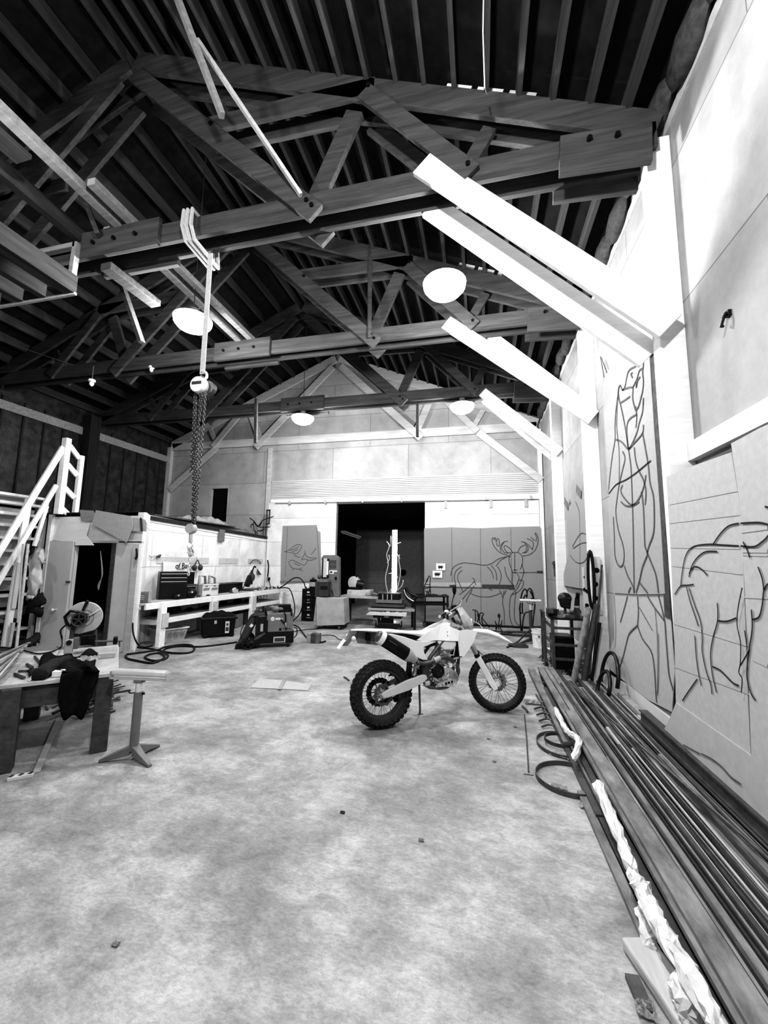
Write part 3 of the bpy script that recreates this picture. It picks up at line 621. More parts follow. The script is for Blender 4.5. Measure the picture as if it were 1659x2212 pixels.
strokes(t,[[(655,190),(665,230),(660,290),(665,340),(660,400),(650,440),(640,480),(625,510),(615,490)],[(655,190),(640,215),(620,250),(580,275),(565,320),(555,370),(540,395),(525,365),(515,400),(520,450),(530,490)],
 [(520,370),(510,440),(500,520),(495,600),(495,690),(480,780),(465,900),(455,1010)],[(540,395),(560,385),(600,380),(600,440),(610,490),(625,540),(620,620)],[(600,380),(625,330),(640,280),(660,265)],[(530,470),(575,440),(585,430)],[(600,290),(590,300),(600,320)],
 [(530,490),(545,560),(560,640),(575,740),(590,850),(595,960),(600,1080)],[(625,540),(590,560),(570,590),(565,650),(575,740)],[(665,440),(660,520),(640,590),(625,650),(590,730),(575,745)],[(495,690),(530,700),(570,745)],[(665,600),(660,650),(620,700),(575,750)],
 [(610,735),(620,820),(640,880),(665,930),(680,1000),(675,1080)],[(660,650),(680,760),(695,850),(705,950),(725,1030),(730,1150),(725,1250),(700,1320),(685,1370)],[(540,760),(555,800),(540,870),(520,960),(505,1060),(500,1130),(515,1230),(540,1310),(550,1380),(540,1440),(515,1440),(495,1380),(490,1250),(485,1150)],
 [(540,960),(530,1000),(560,1050),(600,1080),(640,1040),(670,960),(680,900)],[(530,1060),(560,1085),(600,1085),(640,1060)],[(600,1085),(605,1300),(610,1605)],[(655,1000),(665,1100),(670,1220),(675,1330),(690,1370),(660,1450),(640,1540),(620,1605)],[(690,1370),(710,1420),(740,1500),(755,1605)],[(550,1440),(570,1500),(600,1560),(610,1605)],[(575,1605),(590,1570)],[(640,1540),(690,1605)],[(625,340),(622,380),(630,340),(645,315)]],ZB,RW,.02,'inks')
strokes(t,[[(457,1015),(500,960),(560,930),(620,890),(680,840),(710,815)],[(515,400),(505,600),(520,760),(520,960)]],ZB,RW,.014,'ink','dark_lines')
t=sheet('cardboard_sheet','lower cardboard sheet under the bear banner, with the drawn legs','drawing',[(1326,1272),(1436,1274),(1449,1340),(1457,1450),(1451,1538),(1400,1512),(1360,1480),(1320,1458),(1309,1425),(1327,1380)],('X',1.6,(-1,0,0)),'card3',.006)
PL=('X',1.6,(-1,0,0))
strokes(t,[[(630,1625),(635,1720),(630,1800)],[(630,1800),(580,1850),(560,1920),(545,1980),(520,2060)],[(630,1800),(660,1880),(710,1950),(730,2050),(740,2210),(745,2260)],[(570,1625),(550,1700),(527,1780)],[(690,1625),(730,1690),(790,1770)],[(755,1620),(790,1760),(800,1870),(810,2000),(820,2100),(845,2190)]],ZB,PL,.018,'inks')
strokes(t,[[(735,1700),(750,1900),(750,2210)],[(640,1690),(720,1830)],[(490,1620),(500,1800),(495,1930)],[(750,2220),(757,2050),(755,1850)]],ZB,PL,.01,'inks','thin_lines')
# big sheets on the right
def yz(name,label,pts,x,m,th=.008):
    t=thing(name,label,'drawing',(x,pts[0][0],min(z for _,z in pts))); G().prism([(x,y,z) for y,z in pts],(th,0,0)).fin('sheet',m,t); return t
t=sheet('cardboard_sheet','large cardboard sheet beside the bear banner, front half of an elk drawn on it','drawing',[(1439,1030),(1500,1005),(1579,977),(1600,1100),(1605,1200),(1615,1500),(1622,1640),(1540,1575),(1460,1520),(1457,1400),(1449,1200)],('X',1.45,(-1,0,0)),'card3')
RE=('X',1.45,(-1,0,0))
elkA=[[(890,1565),(900,1480),(915,1400),(940,1350),(980,1325),(1060,1315),(1150,1320),(1240,1325)],[(1085,1315),(1130,1250),(1180,1205),(1240,1190)],[(855,1615),(890,1565),(930,1560),(968,1555)],[(940,1510),(955,1450),(990,1395),(1040,1360),(1110,1358)],[(940,1490),(970,1450),(1010,1460),(1050,1500)],
 [(925,1570),(945,1650),(975,1740),(997,1805)],[(940,1575),(975,1680),(1010,1780),(1020,1880),(1020,1960),(1045,2080),(1070,2150),(1078,2210)],[(1110,1665),(1112,1770),(1085,1870),(1070,1970),(1080,2090),(1105,2200)],[(1112,1772),(1170,1775),(1225,1755)],[(975,1860),(985,2000),(1000,2100),(1015,2160)],[(1080,2045),(1130,2070),(1200,2140),(1240,2160)],[(990,2120),(940,2190),(900,2250)]]
elkB=[[(1250,1190),(1350,1185),(1407,1195),(1440,1210)],[(1250,1325),(1330,1330),(1380,1300),(1407,1275),(1440,1230)],[(1265,1300),(1290,1350),(1305,1395)],[(1260,1575),(1235,1700),(1230,1800),(1250,1900),(1250,2020),(1240,2080),(1260,2120),(1255,2200)],[(1315,1705),(1320,1820),(1300,1950),(1290,2050),(1290,2120),(1310,2200),(1340,2250)],
 [(1320,1765),(1360,1750),(1380,1680),(1390,1590),(1415,1550)],[(1355,1450),(1380,1520),(1390,1590)],[(1275,1830),(1290,1930)],[(1305,1945),(1250,2040)],[(1395,1090),(1420,1095)]]
strokes(t,elkA,ZB,RE,.01,'ink')
g=G()
for p,q,w_ in (((1449,1182),(1600,1184),.012),((1452,1222),(1604,1240),.008),((1455,1345),(1622,1395),.02),((1448,1130),(1598,1112),.006),((1447,1090),(1596,1060),.006),((1456,1440),(1620,1500),.006)): g.ribbon([at(*p,X=1.45),at(*q,X=1.45)],w_,(-1,0,0),.003)
g.fin('fold_creases','card2',t)
t=sheet('cardboard_sheet','large cardboard sheet at the right edge with the elk hindquarters drawn','drawing',[(1579,958),(1640,925),(2100,720),(2100,2230),(1660,1740),(1623,1640),(1615,1400),(1600,1100)],('X',1.43,(-1,0,0)),'card3')
strokes(t,elkB,ZB,('X',1.43,(-1,0,0)),.01,'ink')
g=G()
for p,q,w_ in (((1601,1148),(1659,1140),.02),((1602,1190),(1659,1190),.02),((1602,1198),(1659,1200),.01),((1625,1422),(1659,1438),.02),((1602,1290),(1659,1293),.006)): g.ribbon([at(*p,X=1.43),at(*q,X=1.43)],w_,(-1,0,0),.003)
g.fin('fold_creases','card2',t)
t=sheet('cardboard_sheet','pale cardboard strip along the foot of the right wall beside the pile','cardboard',[(1460,1518),(1622,1632),(1700,1690),(2100,2000),(2100,2260),(1659,1800),(1560,1705),(1480,1625),(1430,1585),(1445,1555)],('X',1.44,(-1,0,0)),'card2')
strokes(t,[[(820,965),(900,1010),(990,1058)],[(1000,1055),(1100,1105),(1200,1180),(1300,1290),(1400,1360)]],ZR,('X',1.44,(-1,0,0)),.01,'inks')
t=sheet('cardboard_sheet','small taped cardboard sheet between the second and third wall posts','drawing',[(1222,1102),(1238,1083),(1273,1040),(1278,1150),(1279,1275),(1255,1271),(1212,1264),(1227,1200)],('X',1.58,(-1,0,0)),'card')
strokes(t,[[(258,1060),(280,1120),(285,1250),(285,1570)],[(240,1330),(285,1255),(320,1255),(350,1280)],[(245,1340),(290,1310),(330,1305)],[(225,1380),(260,1420),(300,1425),(330,1390),(325,1370)]],ZB,('X',1.58,(-1,0,0)),.014,'inks')
for (x0,y0) in ((1223,1088),(1250,1062)):
    p=at(x0,y0,X=1.57); G().box(p,(.006,.35,.13),rot=Matrix.Rotation(.5,3,'X')).fin('tape','brass',t)
# dark board behind the banner
o=G().beam(at(1412,770,X=1.6),at(1445,1335,X=1.6),.02,.12,(0,1,0)).fin('leaning_board','dw'); tag(o,'long dark narrow board leaning upright behind the right edge of the bear banner','board')
o=G().beam(at(1440,1210,X=1.56),at(1478,1335,X=1.56),.02,.03,(0,1,0)).fin('stick','dw'); tag(o,'short dark stick hanging beside the bear banner','stick')
g=G(); g.tube([at(1297,770,X=1.6),at(1305,815,X=1.6)],.005,5); g.tube([at(1299,772,X=1.6),at(1311,805,X=1.6)],.005,5); tag(g.fin('string','dkg'),'string loop holding the top corner of the bear banner','string')
# small marks
t=thing('wall_hook','small dark hook on the bright right wall above the big cardboard','hook',at(1570,687,X=1.64)); p=at(1570,687,X=1.63)
G().tube([p+V((0,0,.04)),p+V((-.02,.0,.0)),p+V((-.03,.02,-.05)),p+V((-.01,.03,-.04))],.01,6).fin('hook','blk',t); G().box(p+V((.01,0,.03)),(.02,.04,.04)).fin('plate','blk',t)
# moose sheet on the sliding door
FW=('Y',YD-.16,(0,-1,0))
t=sheet('cardboard_mural','wide cardboard mural with a line-drawn moose on the far sliding door','drawing',[(916,1141),(976,1139),(1037,1141),(1104,1138),(1167,1137),(1170,1180),(1178,1352),(1050,1356),(917,1357)],FW,'card')
moose=[[(497,540),(510,480),(550,440),(620,418),(700,425),(810,440),(880,425),(940,385),(1000,365),(1060,355)],[(600,455),(550,490),(530,550),(545,640),(540,700),(515,760)],[(605,488),(570,520),(562,570),(590,640),(610,690)],[(680,700),(740,730),(850,740),(940,715),(965,700)],
 [(840,455),(880,500),(900,565)],[(875,440),(920,500),(930,585)],[(940,455),(970,520),(965,590),(945,630)],[(1005,455),(1020,530),(1060,600),(1090,640)],[(1020,365),(960,400),(925,450)],[(1050,350),(1045,390),(1055,440),(1070,480),(1080,520),(1075,600),(1090,640)],[(1050,345),(1080,322),(1130,322),(1165,350),(1175,400),(1165,450),(1150,480)],
 [(1100,325),(1100,480),(1105,520)],[(1075,510),(1130,510)],[(1085,485),(1125,485)],[(1165,430),(1185,500),(1165,570),(1130,650),(1095,690),(1060,740),(1050,850),(1055,940),(1080,1010)],[(1120,520),(1140,560),(1110,650)],[(1135,580),(1180,590),(1170,650),(1120,700),(1070,720)],[(1110,690),(1100,800),(1095,920),(1110,980),(1150,1010)],
 [(1040,350),(960,320),(910,270),(885,210),(895,180),(905,200),(915,180),(925,220),(935,190),(950,200),(955,250),(935,255),(925,225)],[(1080,320),(1050,280),(1010,255),(1000,280),(1030,320),(1060,322)],[(970,315),(965,260),(1000,220),(1035,215)],[(1000,220),(975,270),(1000,320),(1040,325)],
 [(1175,355),(1240,340),(1290,300),(1315,240),(1320,190),(1305,145),(1290,140),(1305,180),(1300,220)],[(1265,295),(1230,250),(1190,225),(1160,220)],[(1190,225),(1225,270),(1215,315),(1170,325)],[(1130,318),(1150,275),(1200,250),(1210,290),(1190,325)],[(1215,190),(1260,210),(1275,240),(1265,295)],[(1250,175),(1290,210)],
 [(1000,680),(990,740),(985,800),(1000,880),(1000,1000)],[(955,675),(975,710),(985,750)],[(1020,675),(1000,720)],[(575,720),(640,670),(720,590),(700,560)],[(720,590),(735,630)],[(720,635),(640,720),(580,800)],[(700,670),(660,740),(640,790)],[(1140,510),(1340,508)],[(820,640),(890,680)]]
strokes(t,moose,ZM,FW,.02,'inks')
g=G()
for x0 in (505,775,1062): g.ribbon([at(*ZM(x0,92),Y=YD-.16),at(*ZM(x0+(8 if x0>600 else 4),1010 if x0==775 else 600),Y=YD-.16)],.018,(0,-1,0),.004)
g.fin('sheet_joints','mg',t)
g=G(); g.ribbon([at(*ZM(245,620),Y=YD-.16),at(*ZM(780,625),Y=YD-.16)],.1,(0,-1,0),.005); g.fin('pale_strip','card2',t)
g=G(); g.ribbon([at(*ZM(790,640),Y=YD-.16),at(*ZM(1095,645),Y=YD-.16)],.1,(0,-1,0),.005); g.ribbon([at(*ZM(250,645),Y=YD-.16),at(*ZM(1090,662),Y=YD-.16)],.02,(0,-1,0),.008)
for q in (515,1075,1340): g.ribbon([at(*ZM(q-30,(637,660,505)[(q>600)+(q>1200)]),Y=YD-.16),at(*ZM(q+25,(637,660,505)[(q>600)+(q>1200)]),Y=YD-.16)],.06,(0,-1,0),.01)
g.fin('dark_tape','dkg',t)
for k,(X0,Y0,X1,Y1) in enumerate(((358,423,445,490),(326,492,416,560))):
    a=at(*ZM(X0,Y0),Y=YD-.18); b=at(*ZM(X1,Y1),Y=YD-.18); t=thing('pinned_print',('upper','lower')[k]+' small white print pinned to the moose mural','picture',(a.x,a.y,b.z))
    G().bb(a.x,b.x,YD-.19,YD-.18,b.z,a.z).fin('sheet','white',t)
    G().bb(a.x+.05,b.x-.05,YD-.193,YD-.19,b.z+.07,a.z-.05).fin('picture','mg' if k else 'lg',t); c=(a+b)/2
    G().bb(c.x-.06,c.x+.05,YD-.196,YD-.193,c.z-.03,c.z+.02).bb(c.x-.05,c.x-.035,YD-.196,YD-.193,c.z-.06,c.z-.02).bb(c.x+.02,c.x+.035,YD-.196,YD-.193,c.z-.06,c.z-.02).fin('drawn_animal','blk',t)
# bird sheet
BW=('Y',YD-.06,(0,-1,0))
t=sheet('cardboard_sheet','cardboard sheet with sketched birds on the far wall left of the doorway','drawing',[(611,1136),(684,1134),(686,1146),(692,1150),(694,1254),(606,1262),(607,1200)],BW,'card')
strokes(t,[[(150,535),(200,510),(240,480),(290,462),(315,480),(300,510),(275,545),(230,545),(180,535),(150,530)],[(255,560),(270,580),(300,582)],[(240,550),(250,580)],[(345,520),(350,560),(370,580),(400,590),(455,590)],[(345,545),(320,590),(310,600)],[(310,610),(340,600),(370,610),(350,650),(340,655)],[(370,610),(410,610),(455,595)],[(190,630),(220,610),(260,625),(310,650),(340,660)],[(190,630),(210,670),(240,690),(290,695),(320,680)],[(240,690),(225,710)],[(290,695),(320,710)],[(400,560),(450,500)],[(200,520),(260,500),(290,480)],[(220,535),(280,510)],[(240,640),(300,665)]],Z7,BW,.014,'inks')
g=G(); g.ribbon([at(*Z7(455,300),Y=YD-.06),at(*Z7(490,800),Y=YD-.06)],.02,(0,-1,0),.004); g.ribbon([at(*Z7(180,300),Y=YD-.06),at(*Z7(160,770),Y=YD-.06)],.015,(0,-1,0),.004); g.ribbon([at(*Z7(110,815),Y=YD-.06),at(*Z7(490,815),Y=YD-.06)],.04,(0,-1,0),.004); g.fin('fold_creases','mg',t)
# ================================================================ stock pile along the right wall
rp=random.Random(11)
for y in (5.9,4.2,2.6,1.0):
    o=G().bb(.78,1.5,y-.04,y+.04,0,.06).fin('timber_bearer','dw'); tag(o,'short timber bearer under the steel stock pile','bearer','bearers under the stock pile')
def stock(kind,x0,x1,z,w,h,y0,y1,m):
    a=V((x0,y0,z)); b=V((x1,y1,z+rp.uniform(-.003,.003)))
    if kind=='rod': g=G().cyl(a+V((0,0,h/2)),b+V((0,0,h/2)),w/2,n=8); nm='steel_rod'; lb='thin steel rod lying lengthwise in the stock pile'; gr='steel rods in the stock pile'
    elif kind=='flat': g=G().beam(a+V((0,0,h/2)),b+V((0,0,h/2)),w,h); nm='flat_bar'; lb='long flat steel bar lying in the stock pile'; gr='flat bars in the stock pile'
    elif kind=='angle':
        g=G().beam(a+V((0,0,.003)),b+V((0,0,.003)),w,.005); g.beam(a+V((-w/2,0,h/2)),b+V((-w/2,0,h/2)),.005,h); nm='angle_iron'; lb='long angle iron with an upright flange in the stock pile'; gr='angle irons in the stock pile'
    else:
        g=G(); s=[]
        for p in (a,b):
            s.append([p+V((-w/2,0,0)),p+V((w/2,0,0)),p+V((w/2,0,h)),p+V((-w/2,0,h))])
        g.loft(s); q=[[c*.8 for c in (0,)] for _ in (0,)]; nm='square_tube'; lb='long square steel tube lying in the stock pile'; gr='square tubes in the stock pile'
    o=g.fin(nm,m,smooth=(kind=='rod')); tag(o,lb,{'rod':'rod','flat':'flat bar','angle':'angle iron'}.get(kind,'steel tube'),gr); return o
# base layer
x=.8
while x<1.5:
    w=rp.choice((.04,.05,.06)); stock('tube',x+w/2,x+w/2,.062,w,.04,rp.uniform(5.6,6.5),-.6,rp.choice(('stl2','gun','stl'))); x+=w+.006
# upper layer: wide plates to the left, mixed sections to the right
for x,w,z,y0,m in ((.83,.075,.106,6.45,'stl2'),(.905,.05,.106,6.5,'stl'),(.975,.07,.106,6.5,'stl2'),(.865,.1,.1285,4.6,'stl2'),(.955,.016,.1285,5.6,'gun'),(.925,.012,.1285,3.6,'stl'),(1.04,.035,.106,5.2,'gun'),(1.075,.02,.106,6.1,'stl2')):
    stock('flat' if w>.03 else 'tube',x,x,z,w,.022,y0,-.6,m)
x=1.1
while x<1.5:
    k=rp.choice(('rod','tube','flat','angle','rod','tube','flat')); w=dict(rod=.016,tube=.03,flat=.05,angle=.04)[k]*rp.uniform(.8,1.2); h=w if k in('rod','tube') else (.012 if k=='flat' else w)
    stock(k,x+w/2+rp.uniform(-.004,.004),x+w/2+rp.uniform(-.01,.01),.106,w,h,rp.uniform(4.2,6.3),rp.uniform(-.6,.8),rp.choice(('stl2','stl','gun','gun','stl'))); x+=w+.008
for k in range(18):
    x=rp.uniform(1.02,1.46); kind=rp.choice(('rod','rod','flat','tube','rod')); w=dict(rod=.013,tube=.022,flat=.035)[kind]
    stock(kind,x,min(1.52,x+rp.uniform(-.06,.06)),.15+.004*(k%5)+.02*(k%2),w,w if kind!='flat' else .008,rp.uniform(3.6,6.0),rp.uniform(-.6,2.2),rp.choice(('stl2','stl','gun','dkg','lg')))
stock('rod',1.0,1.33,.215,.02,.02,5.4,2.4,'gun')
o=G().beam((1.44,4.35,.24),(1.46,-.6,.24),.04,.1).beam((1.44,4.35,.285),(1.46,-.6,.285),.07,.012).beam((1.44,4.35,.195),(1.46,-.6,.195),.07,.012).fin('steel_beam','gun'); tag(o,'dark steel beam with flanges lying on top of the pile nearest the wall','beam')
for k in range(14):
    x=1.5+rp.uniform(-.02,.05); o=stock('rod',x,x+rp.uniform(-.05,.03),.03+.02*(k%4),.01,.01,rp.uniform(4.6,6.2),rp.uniform(2.4,3.4),rp.choice(('stl','gun','dkg')))
o=G().bb(1.5,1.57,.2,5.3,.0,.18).fin('timber_offcut','mid',bev=.01); tag(o,'rough timber wedged between the stock pile and the wall','timber')
# left edge of the pile on the floor
for x,w,z,h,y0,y1,m in ((.70,.04,0,.04,6.6,3.0,'gun'),(.755,.045,0,.05,6.55,2.4,'stl2'),(.72,.09,.052,.02,6.6,4.0,'stl2'),(.67,.05,0,.025,3.3,1.3,'stl2'),(.72,.035,0,.03,3.2,1.4,'gun'),(.77,.04,.052,.03,5.6,-.6,'gun')):
    stock('tube',x,x+.01,z,w,h,y0,y1,m)
# paper-wrapped tubes
def wrap(name,label,pts,r,m,n=14,seed=1):
    rr=random.Random(seed); P=smoothpath(pts,7); rad=[r*rr.uniform(.8,1.15) for _ in P]; rad[0]*=.5; rad[-1]*=.6
    g=G(); g.tube(P,rad,n)
    for v in g.b.verts: v.co+=V((rr.uniform(-1,1),rr.uniform(-1,1),rr.uniform(-.8,.8)))*r*.3
    o=g.fin(name,m); return tag(o,label,'wrapping')
wrap('paper_wrap','long crumpled white paper sleeve wrapped around a tube, middle of the pile edge',[at(1290,1690,Z=.15),at(1330,1790,Z=.15),at(1370,1890,Z=.15),at(1385,1920,Z=.15)],.03,'paper')
wrap('paper_wrap','nearest white paper sleeve, running out of the bottom of the picture',[at(1380,1905,Z=.15),at(1420,1990,Z=.15),at(1480,2090,Z=.15),at(1560,2230,Z=.15)],.034,'paper',seed=2)
wrap('paper_wrap','torn pale paper twisted over the pile edge beside the steel hoops',[at(1200,1530,Z=.12),at(1222,1575,Z=.14),at(1250,1600,Z=.14),at(1240,1640,Z=.12)],.024,'paper',seed=3)
wrap('paper_wrap','short paper sleeve end sticking out above the rough plank',[at(1388,1960,Z=.04),at(1400,2020,Z=.04),at(1410,2060,Z=.04)],.03,'wcloth',seed=4)
wrap('paper_scrap','ragged paper lump on the near end of the rough plank',[at(1470,2120,Z=.08),at(1480,2160,Z=.1),at(1490,2200,Z=.06)],.035,'paper',seed=5)
def crumple(name,label,px,py,sx,sy,z=.004,seed=0,h=.02,m='paper',rz=0):
    rr=random.Random(seed); p=at(px,py,Z=z); t=[[rr.uniform(0,1) for _ in range(9)] for _ in range(9)]
    g=G(); c,s=math.cos(rz),math.sin(rz)
    def f(u,v):
        x=(u-.5)*sx*(1+.1*t[int(v*8)][0]); y=(v-.5)*sy*(1+.15*t[int(u*8)][1]); return (p.x+x*c-y*s,p.y+x*s+y*c,z+h*t[int(u*8)][int(v*8)])
    g.grid(f,8,8,.002); return tag(g.fin(name,m),label,'litter')
crumple('paper_scrap','white torn card lying inside the upper steel hoop',1212,1632,.16,.09,seed=1,rz=-.5); crumple('paper_scrap','small white paper scrap inside the lower hoop',1208,1702,.1,.03,seed=2,rz=-.3)
crumple('paper_scrap','white plastic scrap by the front tyre of the motorcycle',1150,1520,.16,.08,seed=3,h=.04); crumple('paper_scrap','small white scrap where the lower hoop meets the pile',1266,1743,.08,.05,seed=4)
crumple('paper_scrap','white chip on the dark floor strip beside the pile',1370,1968,.02,.018,seed=5); crumple('paper_scrap','paper scrap on the floor below the rough plank',1395,2190,.06,.05,seed=6,h=.03)
crumple('paper_scrap','small pale scrap at the end of the floor rod',1141,1672,.07,.02,seed=7,h=.008)
for k,(px,py) in enumerate(((1113,1570),(1055,1596),(740,1755),(250,2040),(910,1815),(1068,1645))):
    crumple('floor_chip','tiny pale chip on the bare concrete, '+('behind the motorcycle front wheel shadow','below the motorcycle kickstand','in the middle of the open floor','at the lower left of the floor','right of the middle of the open floor','between the motorcycle and the hoops')[k],px,py,.03,.02,seed=20+k,h=.006,m='lg' if k!=2 else 'gun')
# rough plank at the bottom
a=at(1352,2030,Z=.03); b=at(1500,2235,Z=.03)
g=G(); g.beam(a+V((.04,0,.0)),b+V((.05,-.1,0)),.13,.045); tag(g.fin('rough_plank','pine',bev=.01),'short rough weathered plank lying at the near end of the pile','plank')
g=G(); g.beam(at(1365,2110,Z=.01),at(1400,2190,Z=.01),.05,.02); tag(g.fin('steel_offcut','gun'),'dark steel offcut tucked under the rough plank','offcut')
# hoops
def hoop(label,c,r,h,wd=.007,a0=0,a1=2*PI,tilt=0,m='gun',sx=1):
    g=G(); n=44; A=[]
    full=abs(a1-a0-2*PI)<.01
    for k in range(n+(0 if full else 1)):
        a=a0+(a1-a0)*k/n; p=V((r*sx*math.cos(a),r*math.sin(a),0)); q=V((math.cos(a),math.sin(a),0))*wd
        A.append([g.b.verts.new(x) for x in (p,p+q,p+q+V((0,0,h)),p+V((0,0,h)))])
    for k in range(len(A) if full else len(A)-1):
        B=A[(k+1)%len(A)]
        for j in range(4): g.b.faces.new((A[k][j],A[k][(j+1)%4],B[(j+1)%4],B[j]))
    g.xf(Matrix.Translation(V(c))@Matrix.Rotation(tilt,4,'Y')); return tag(g.fin('steel_hoop',m),label,'hoop','bent steel hoops beside the pile')
hoop('nearest and largest bent flat-bar hoop lying on the floor beside the pile',(.63,3.47,.0),.235,.035,sx=1.0,a0=.6,a1=.6+5.6)
hoop('second bent steel hoop, partly under the nearest one',(.68,4.08,.0),.25,.03,sx=.8,a0=.3,a1=5.6)
hoop('small bent steel hoop inside the farther hoop',(.68,4.1,.03),.13,.03)
g=G(); g.tube([at(1133,1543,Z=.006),at(1138,1600,Z=.006),at(1142,1668,Z=.006)],.006,6); tag(g.fin('steel_rod','gun'),'thin rod lying alone on the floor in front of the motorcycle','rod')
for k,(p,q,l) in enumerate((((1128,1525),(1140,1538),'short dark steel pin by the front tyre'),((1158,1500),(1180,1550),'curved dark offcut at the pile edge beside the front tyre'),((743,1462),(754,1470),'small dark bolt on the floor left of the rear wheel'))):
    g=G(); g.tube([at(*p,Z=.012),(at(*p,Z=.012)+at(*q,Z=.012))/2+V((.01,0,0)),at(*q,Z=.012)],.011,6); tag(g.fin('steel_offcut','gun'),l,'offcut')
for k in range(5):
    p=at(1165+k*6,1520+k*13,Z=.02); g=G(); g.tube(smoothpath([p+V((-.08,0,0)),p+V((0,.05,.01)),p+V((.08,.02,.0))],4),.01,6); tag(g.fin('curved_offcut','gun'),'curved steel offcut tucked under the left edge of the pile','offcut','curved offcuts under the pile edge')
# ================================================================ steel rack with clutter by the right wall
zt=.83
t=thing('steel_rack','dark welded steel work frame against the right wall behind the pile','work table',(1.2,7.0,0))
G().bb(1.0,1.52,6.5,7.6,zt-.03,zt).fin('tabletop','blkm',t)
for x,y in ((1.03,6.53),(1.5,6.53),(1.0,7.1),(1.03,7.57),(1.5,7.57)): G().bb(x-.022,x+.022,y-.022,y+.022,0,zt-.03).fin('leg','gun',t)
for z in (.22,.42,.66): G().bb(1.02,1.5,6.52,6.55,z,z+.035).bb(1.02,1.05,6.52,7.58,z,z+.03).fin('crossbar','gun',t)
o=G().bb(1.1,1.4,6.9,7.3,.0,.5).fin('steel_drum_box','blkm',bev=.02); tag(o,'black steel box standing under the rack','box')
t=thing('bench_vise','dark bench vise on the left corner of the steel rack','vise',(1.02,6.65,zt))
G().box((1.06,6.75,zt+.06),(.14,.2,.1)).fin('body','blkm',t,bev=.015); G().box((1.0,6.58,zt+.09),(.12,.05,.08)).fin('jaw','gun',t,bev=.01); G().cyl((.93,6.5,zt+.08),(1.0,6.7,zt+.08),.02,n=12).ball((.93,6.5,zt+.08),.035).fin('screw','gun',t,smooth=True); G().cyl((.93,6.46,zt),(.93,6.46,zt+.16),.008).fin('handle','chrome',t)
p=at(1220,1297,Y=6.7)
t=thing('welding_helmet','black welding helmet on the steel rack, dark visor facing the room','helmet',(p.x,p.y,zt))
G().ball(p+V((0,0,.03)),.1,20,(1,.95,.9)).fin('dome','blk',t,smooth='all'); G().prism([p+V((-.1,-.08,.05)),p+V((.08,-.1,.06)),p+V((.06,-.11,-.12)),p+V((-.07,-.1,-.1))],(0,.09,0)).fin('face_shell','blk',t,bev=.02); G().cyl(p+V((0,0,-.2)),p+V((0,0,-.05)),.02).fin('stand','gun',t)
G().bb(p.x-.05,p.x+.04,p.y-.115,p.y-.105,p.z-.04,p.z+.03).fin('visor','blkm',t)
p=at(1245,1315,Y=6.9)
t=thing('angle_grinder','dark angle grinder standing on the steel rack beside the welding helmet','grinder',(p.x,p.y,zt)); q=V((p.x,p.y,zt))
G().cyl(q+V((0,0,.02)),q+V((.02,0,.27)),.045,.035).fin('body','blkm',t,smooth=True); G().cyl(q+V((.02,-.02,.27)),q+V((.02,-.05,.34)),.03).fin('handle','blk',t,smooth=True); G().cyl(q+V((0,-.05,.06)),q+V((0,-.055,.06)),.06,n=20).fin('disc','gun',t); G().bb(q.x-.04,q.x+.03,q.y-.06,q.y-.05,q.z+.12,q.z+.15).fin('label_plate','lg',t)
for k in range(12):
    x=1.05+rp.random()*.42; y=6.55+rp.random()*.9; s=rp.uniform(.02,.05)
    g=G()
    if k%3==0: g.cyl((x,y,zt),(x,y,zt+s*1.5),s*.6,n=12)
    elif k%3==1: g.box((x,y,zt+s*.4),(s*2.4,s,s*.8),rz=rp.random()*3)
    else: g.lathe([(s*.6,0),(s,.0),(s,.014),(s*.6,.014)],(x,y,zt),n=18,closed=True)
    tag(g.fin(('round_tin','steel_block','grinding_disc')[k%3],('lg','gun','chrome')[k%3],smooth=True),('small round tin among the clutter on the steel rack','small steel block among the clutter on the steel rack','grinding disc lying on the steel rack')[k%3],('tin','block','disc')[k%3],('tins on the steel rack','steel blocks on the rack','discs on the steel rack')[k%3])
# leaning tubes, belt, plates
def lean(name,label,a,b,r,m,cat='tube',yb=6.3,yt=5.96):
    A=at(*a,Y=5.99); A=V((A.x,A.y,max(A.z,.02))); B=at(*b,Y=yt); g=G().cyl(A,B,r,n=14); d=(B-A).normalized()
    for k in range(5): q=A+(B-A)*(.35+.14*k); g.cyl(q+V((-.01,-r*.9,0)),q+V((-.01,-r*1.08,0)),r*.3,n=8)
    return tag(g.fin(name,m,smooth=True),label,cat)
lean('steel_tube','left of the two thick drilled steel tubes leaning against the rack',(1238,1478),(1272,1313),.04,'stl')
lean('steel_tube','right of the two thick drilled steel tubes leaning by the rack',(1262,1470),(1289,1305),.04,'gun',yt=5.96)
o=G().cyl(V((1.4,6.0,.02)),at(1300,1220,Y=5.9),.014,n=8).fin('steel_tube','gun',smooth=True); tag(o,'long thin dark pipe leaning tallest beside the drilled tubes','tube')
o=G().cyl(V((1.38,5.95,.02)),at(1296,1345,Y=5.93),.02,n=8).fin('steel_tube','blkm',smooth=True); tag(o,'short dark pipe leaning at the foot of the wall right of the drilled tubes','tube')
p0=at(1279,1190,Y=5.97); p1=at(1275,1315,Y=5.97)
g=G(); q=[]
for k in range(24):
    a=2*PI*k/24; q.append(V(((p0.x+p1.x)/2+.035*math.cos(a)+.0,5.97,(p0.z+p1.z)/2+(p0.z-p1.z)/2*math.sin(a))))
g.tube(q,.02,6,closed=True); tag(g.fin('rubber_belt','blk',smooth='all'),'long black loop of belt hanging on the wall above the drilled tubes','belt')
t=thing('cut_out_plate','tall pale cut-out template plate full of dark holes behind the leaning tubes','plate',(1.5,6.9,.8))
a=at(1257,1225,Y=6.9); b=at(1270,1330,Y=6.9); G().bb(a.x,b.x+.14,6.9,6.91,b.z,a.z).fin('plate','wht2',t)
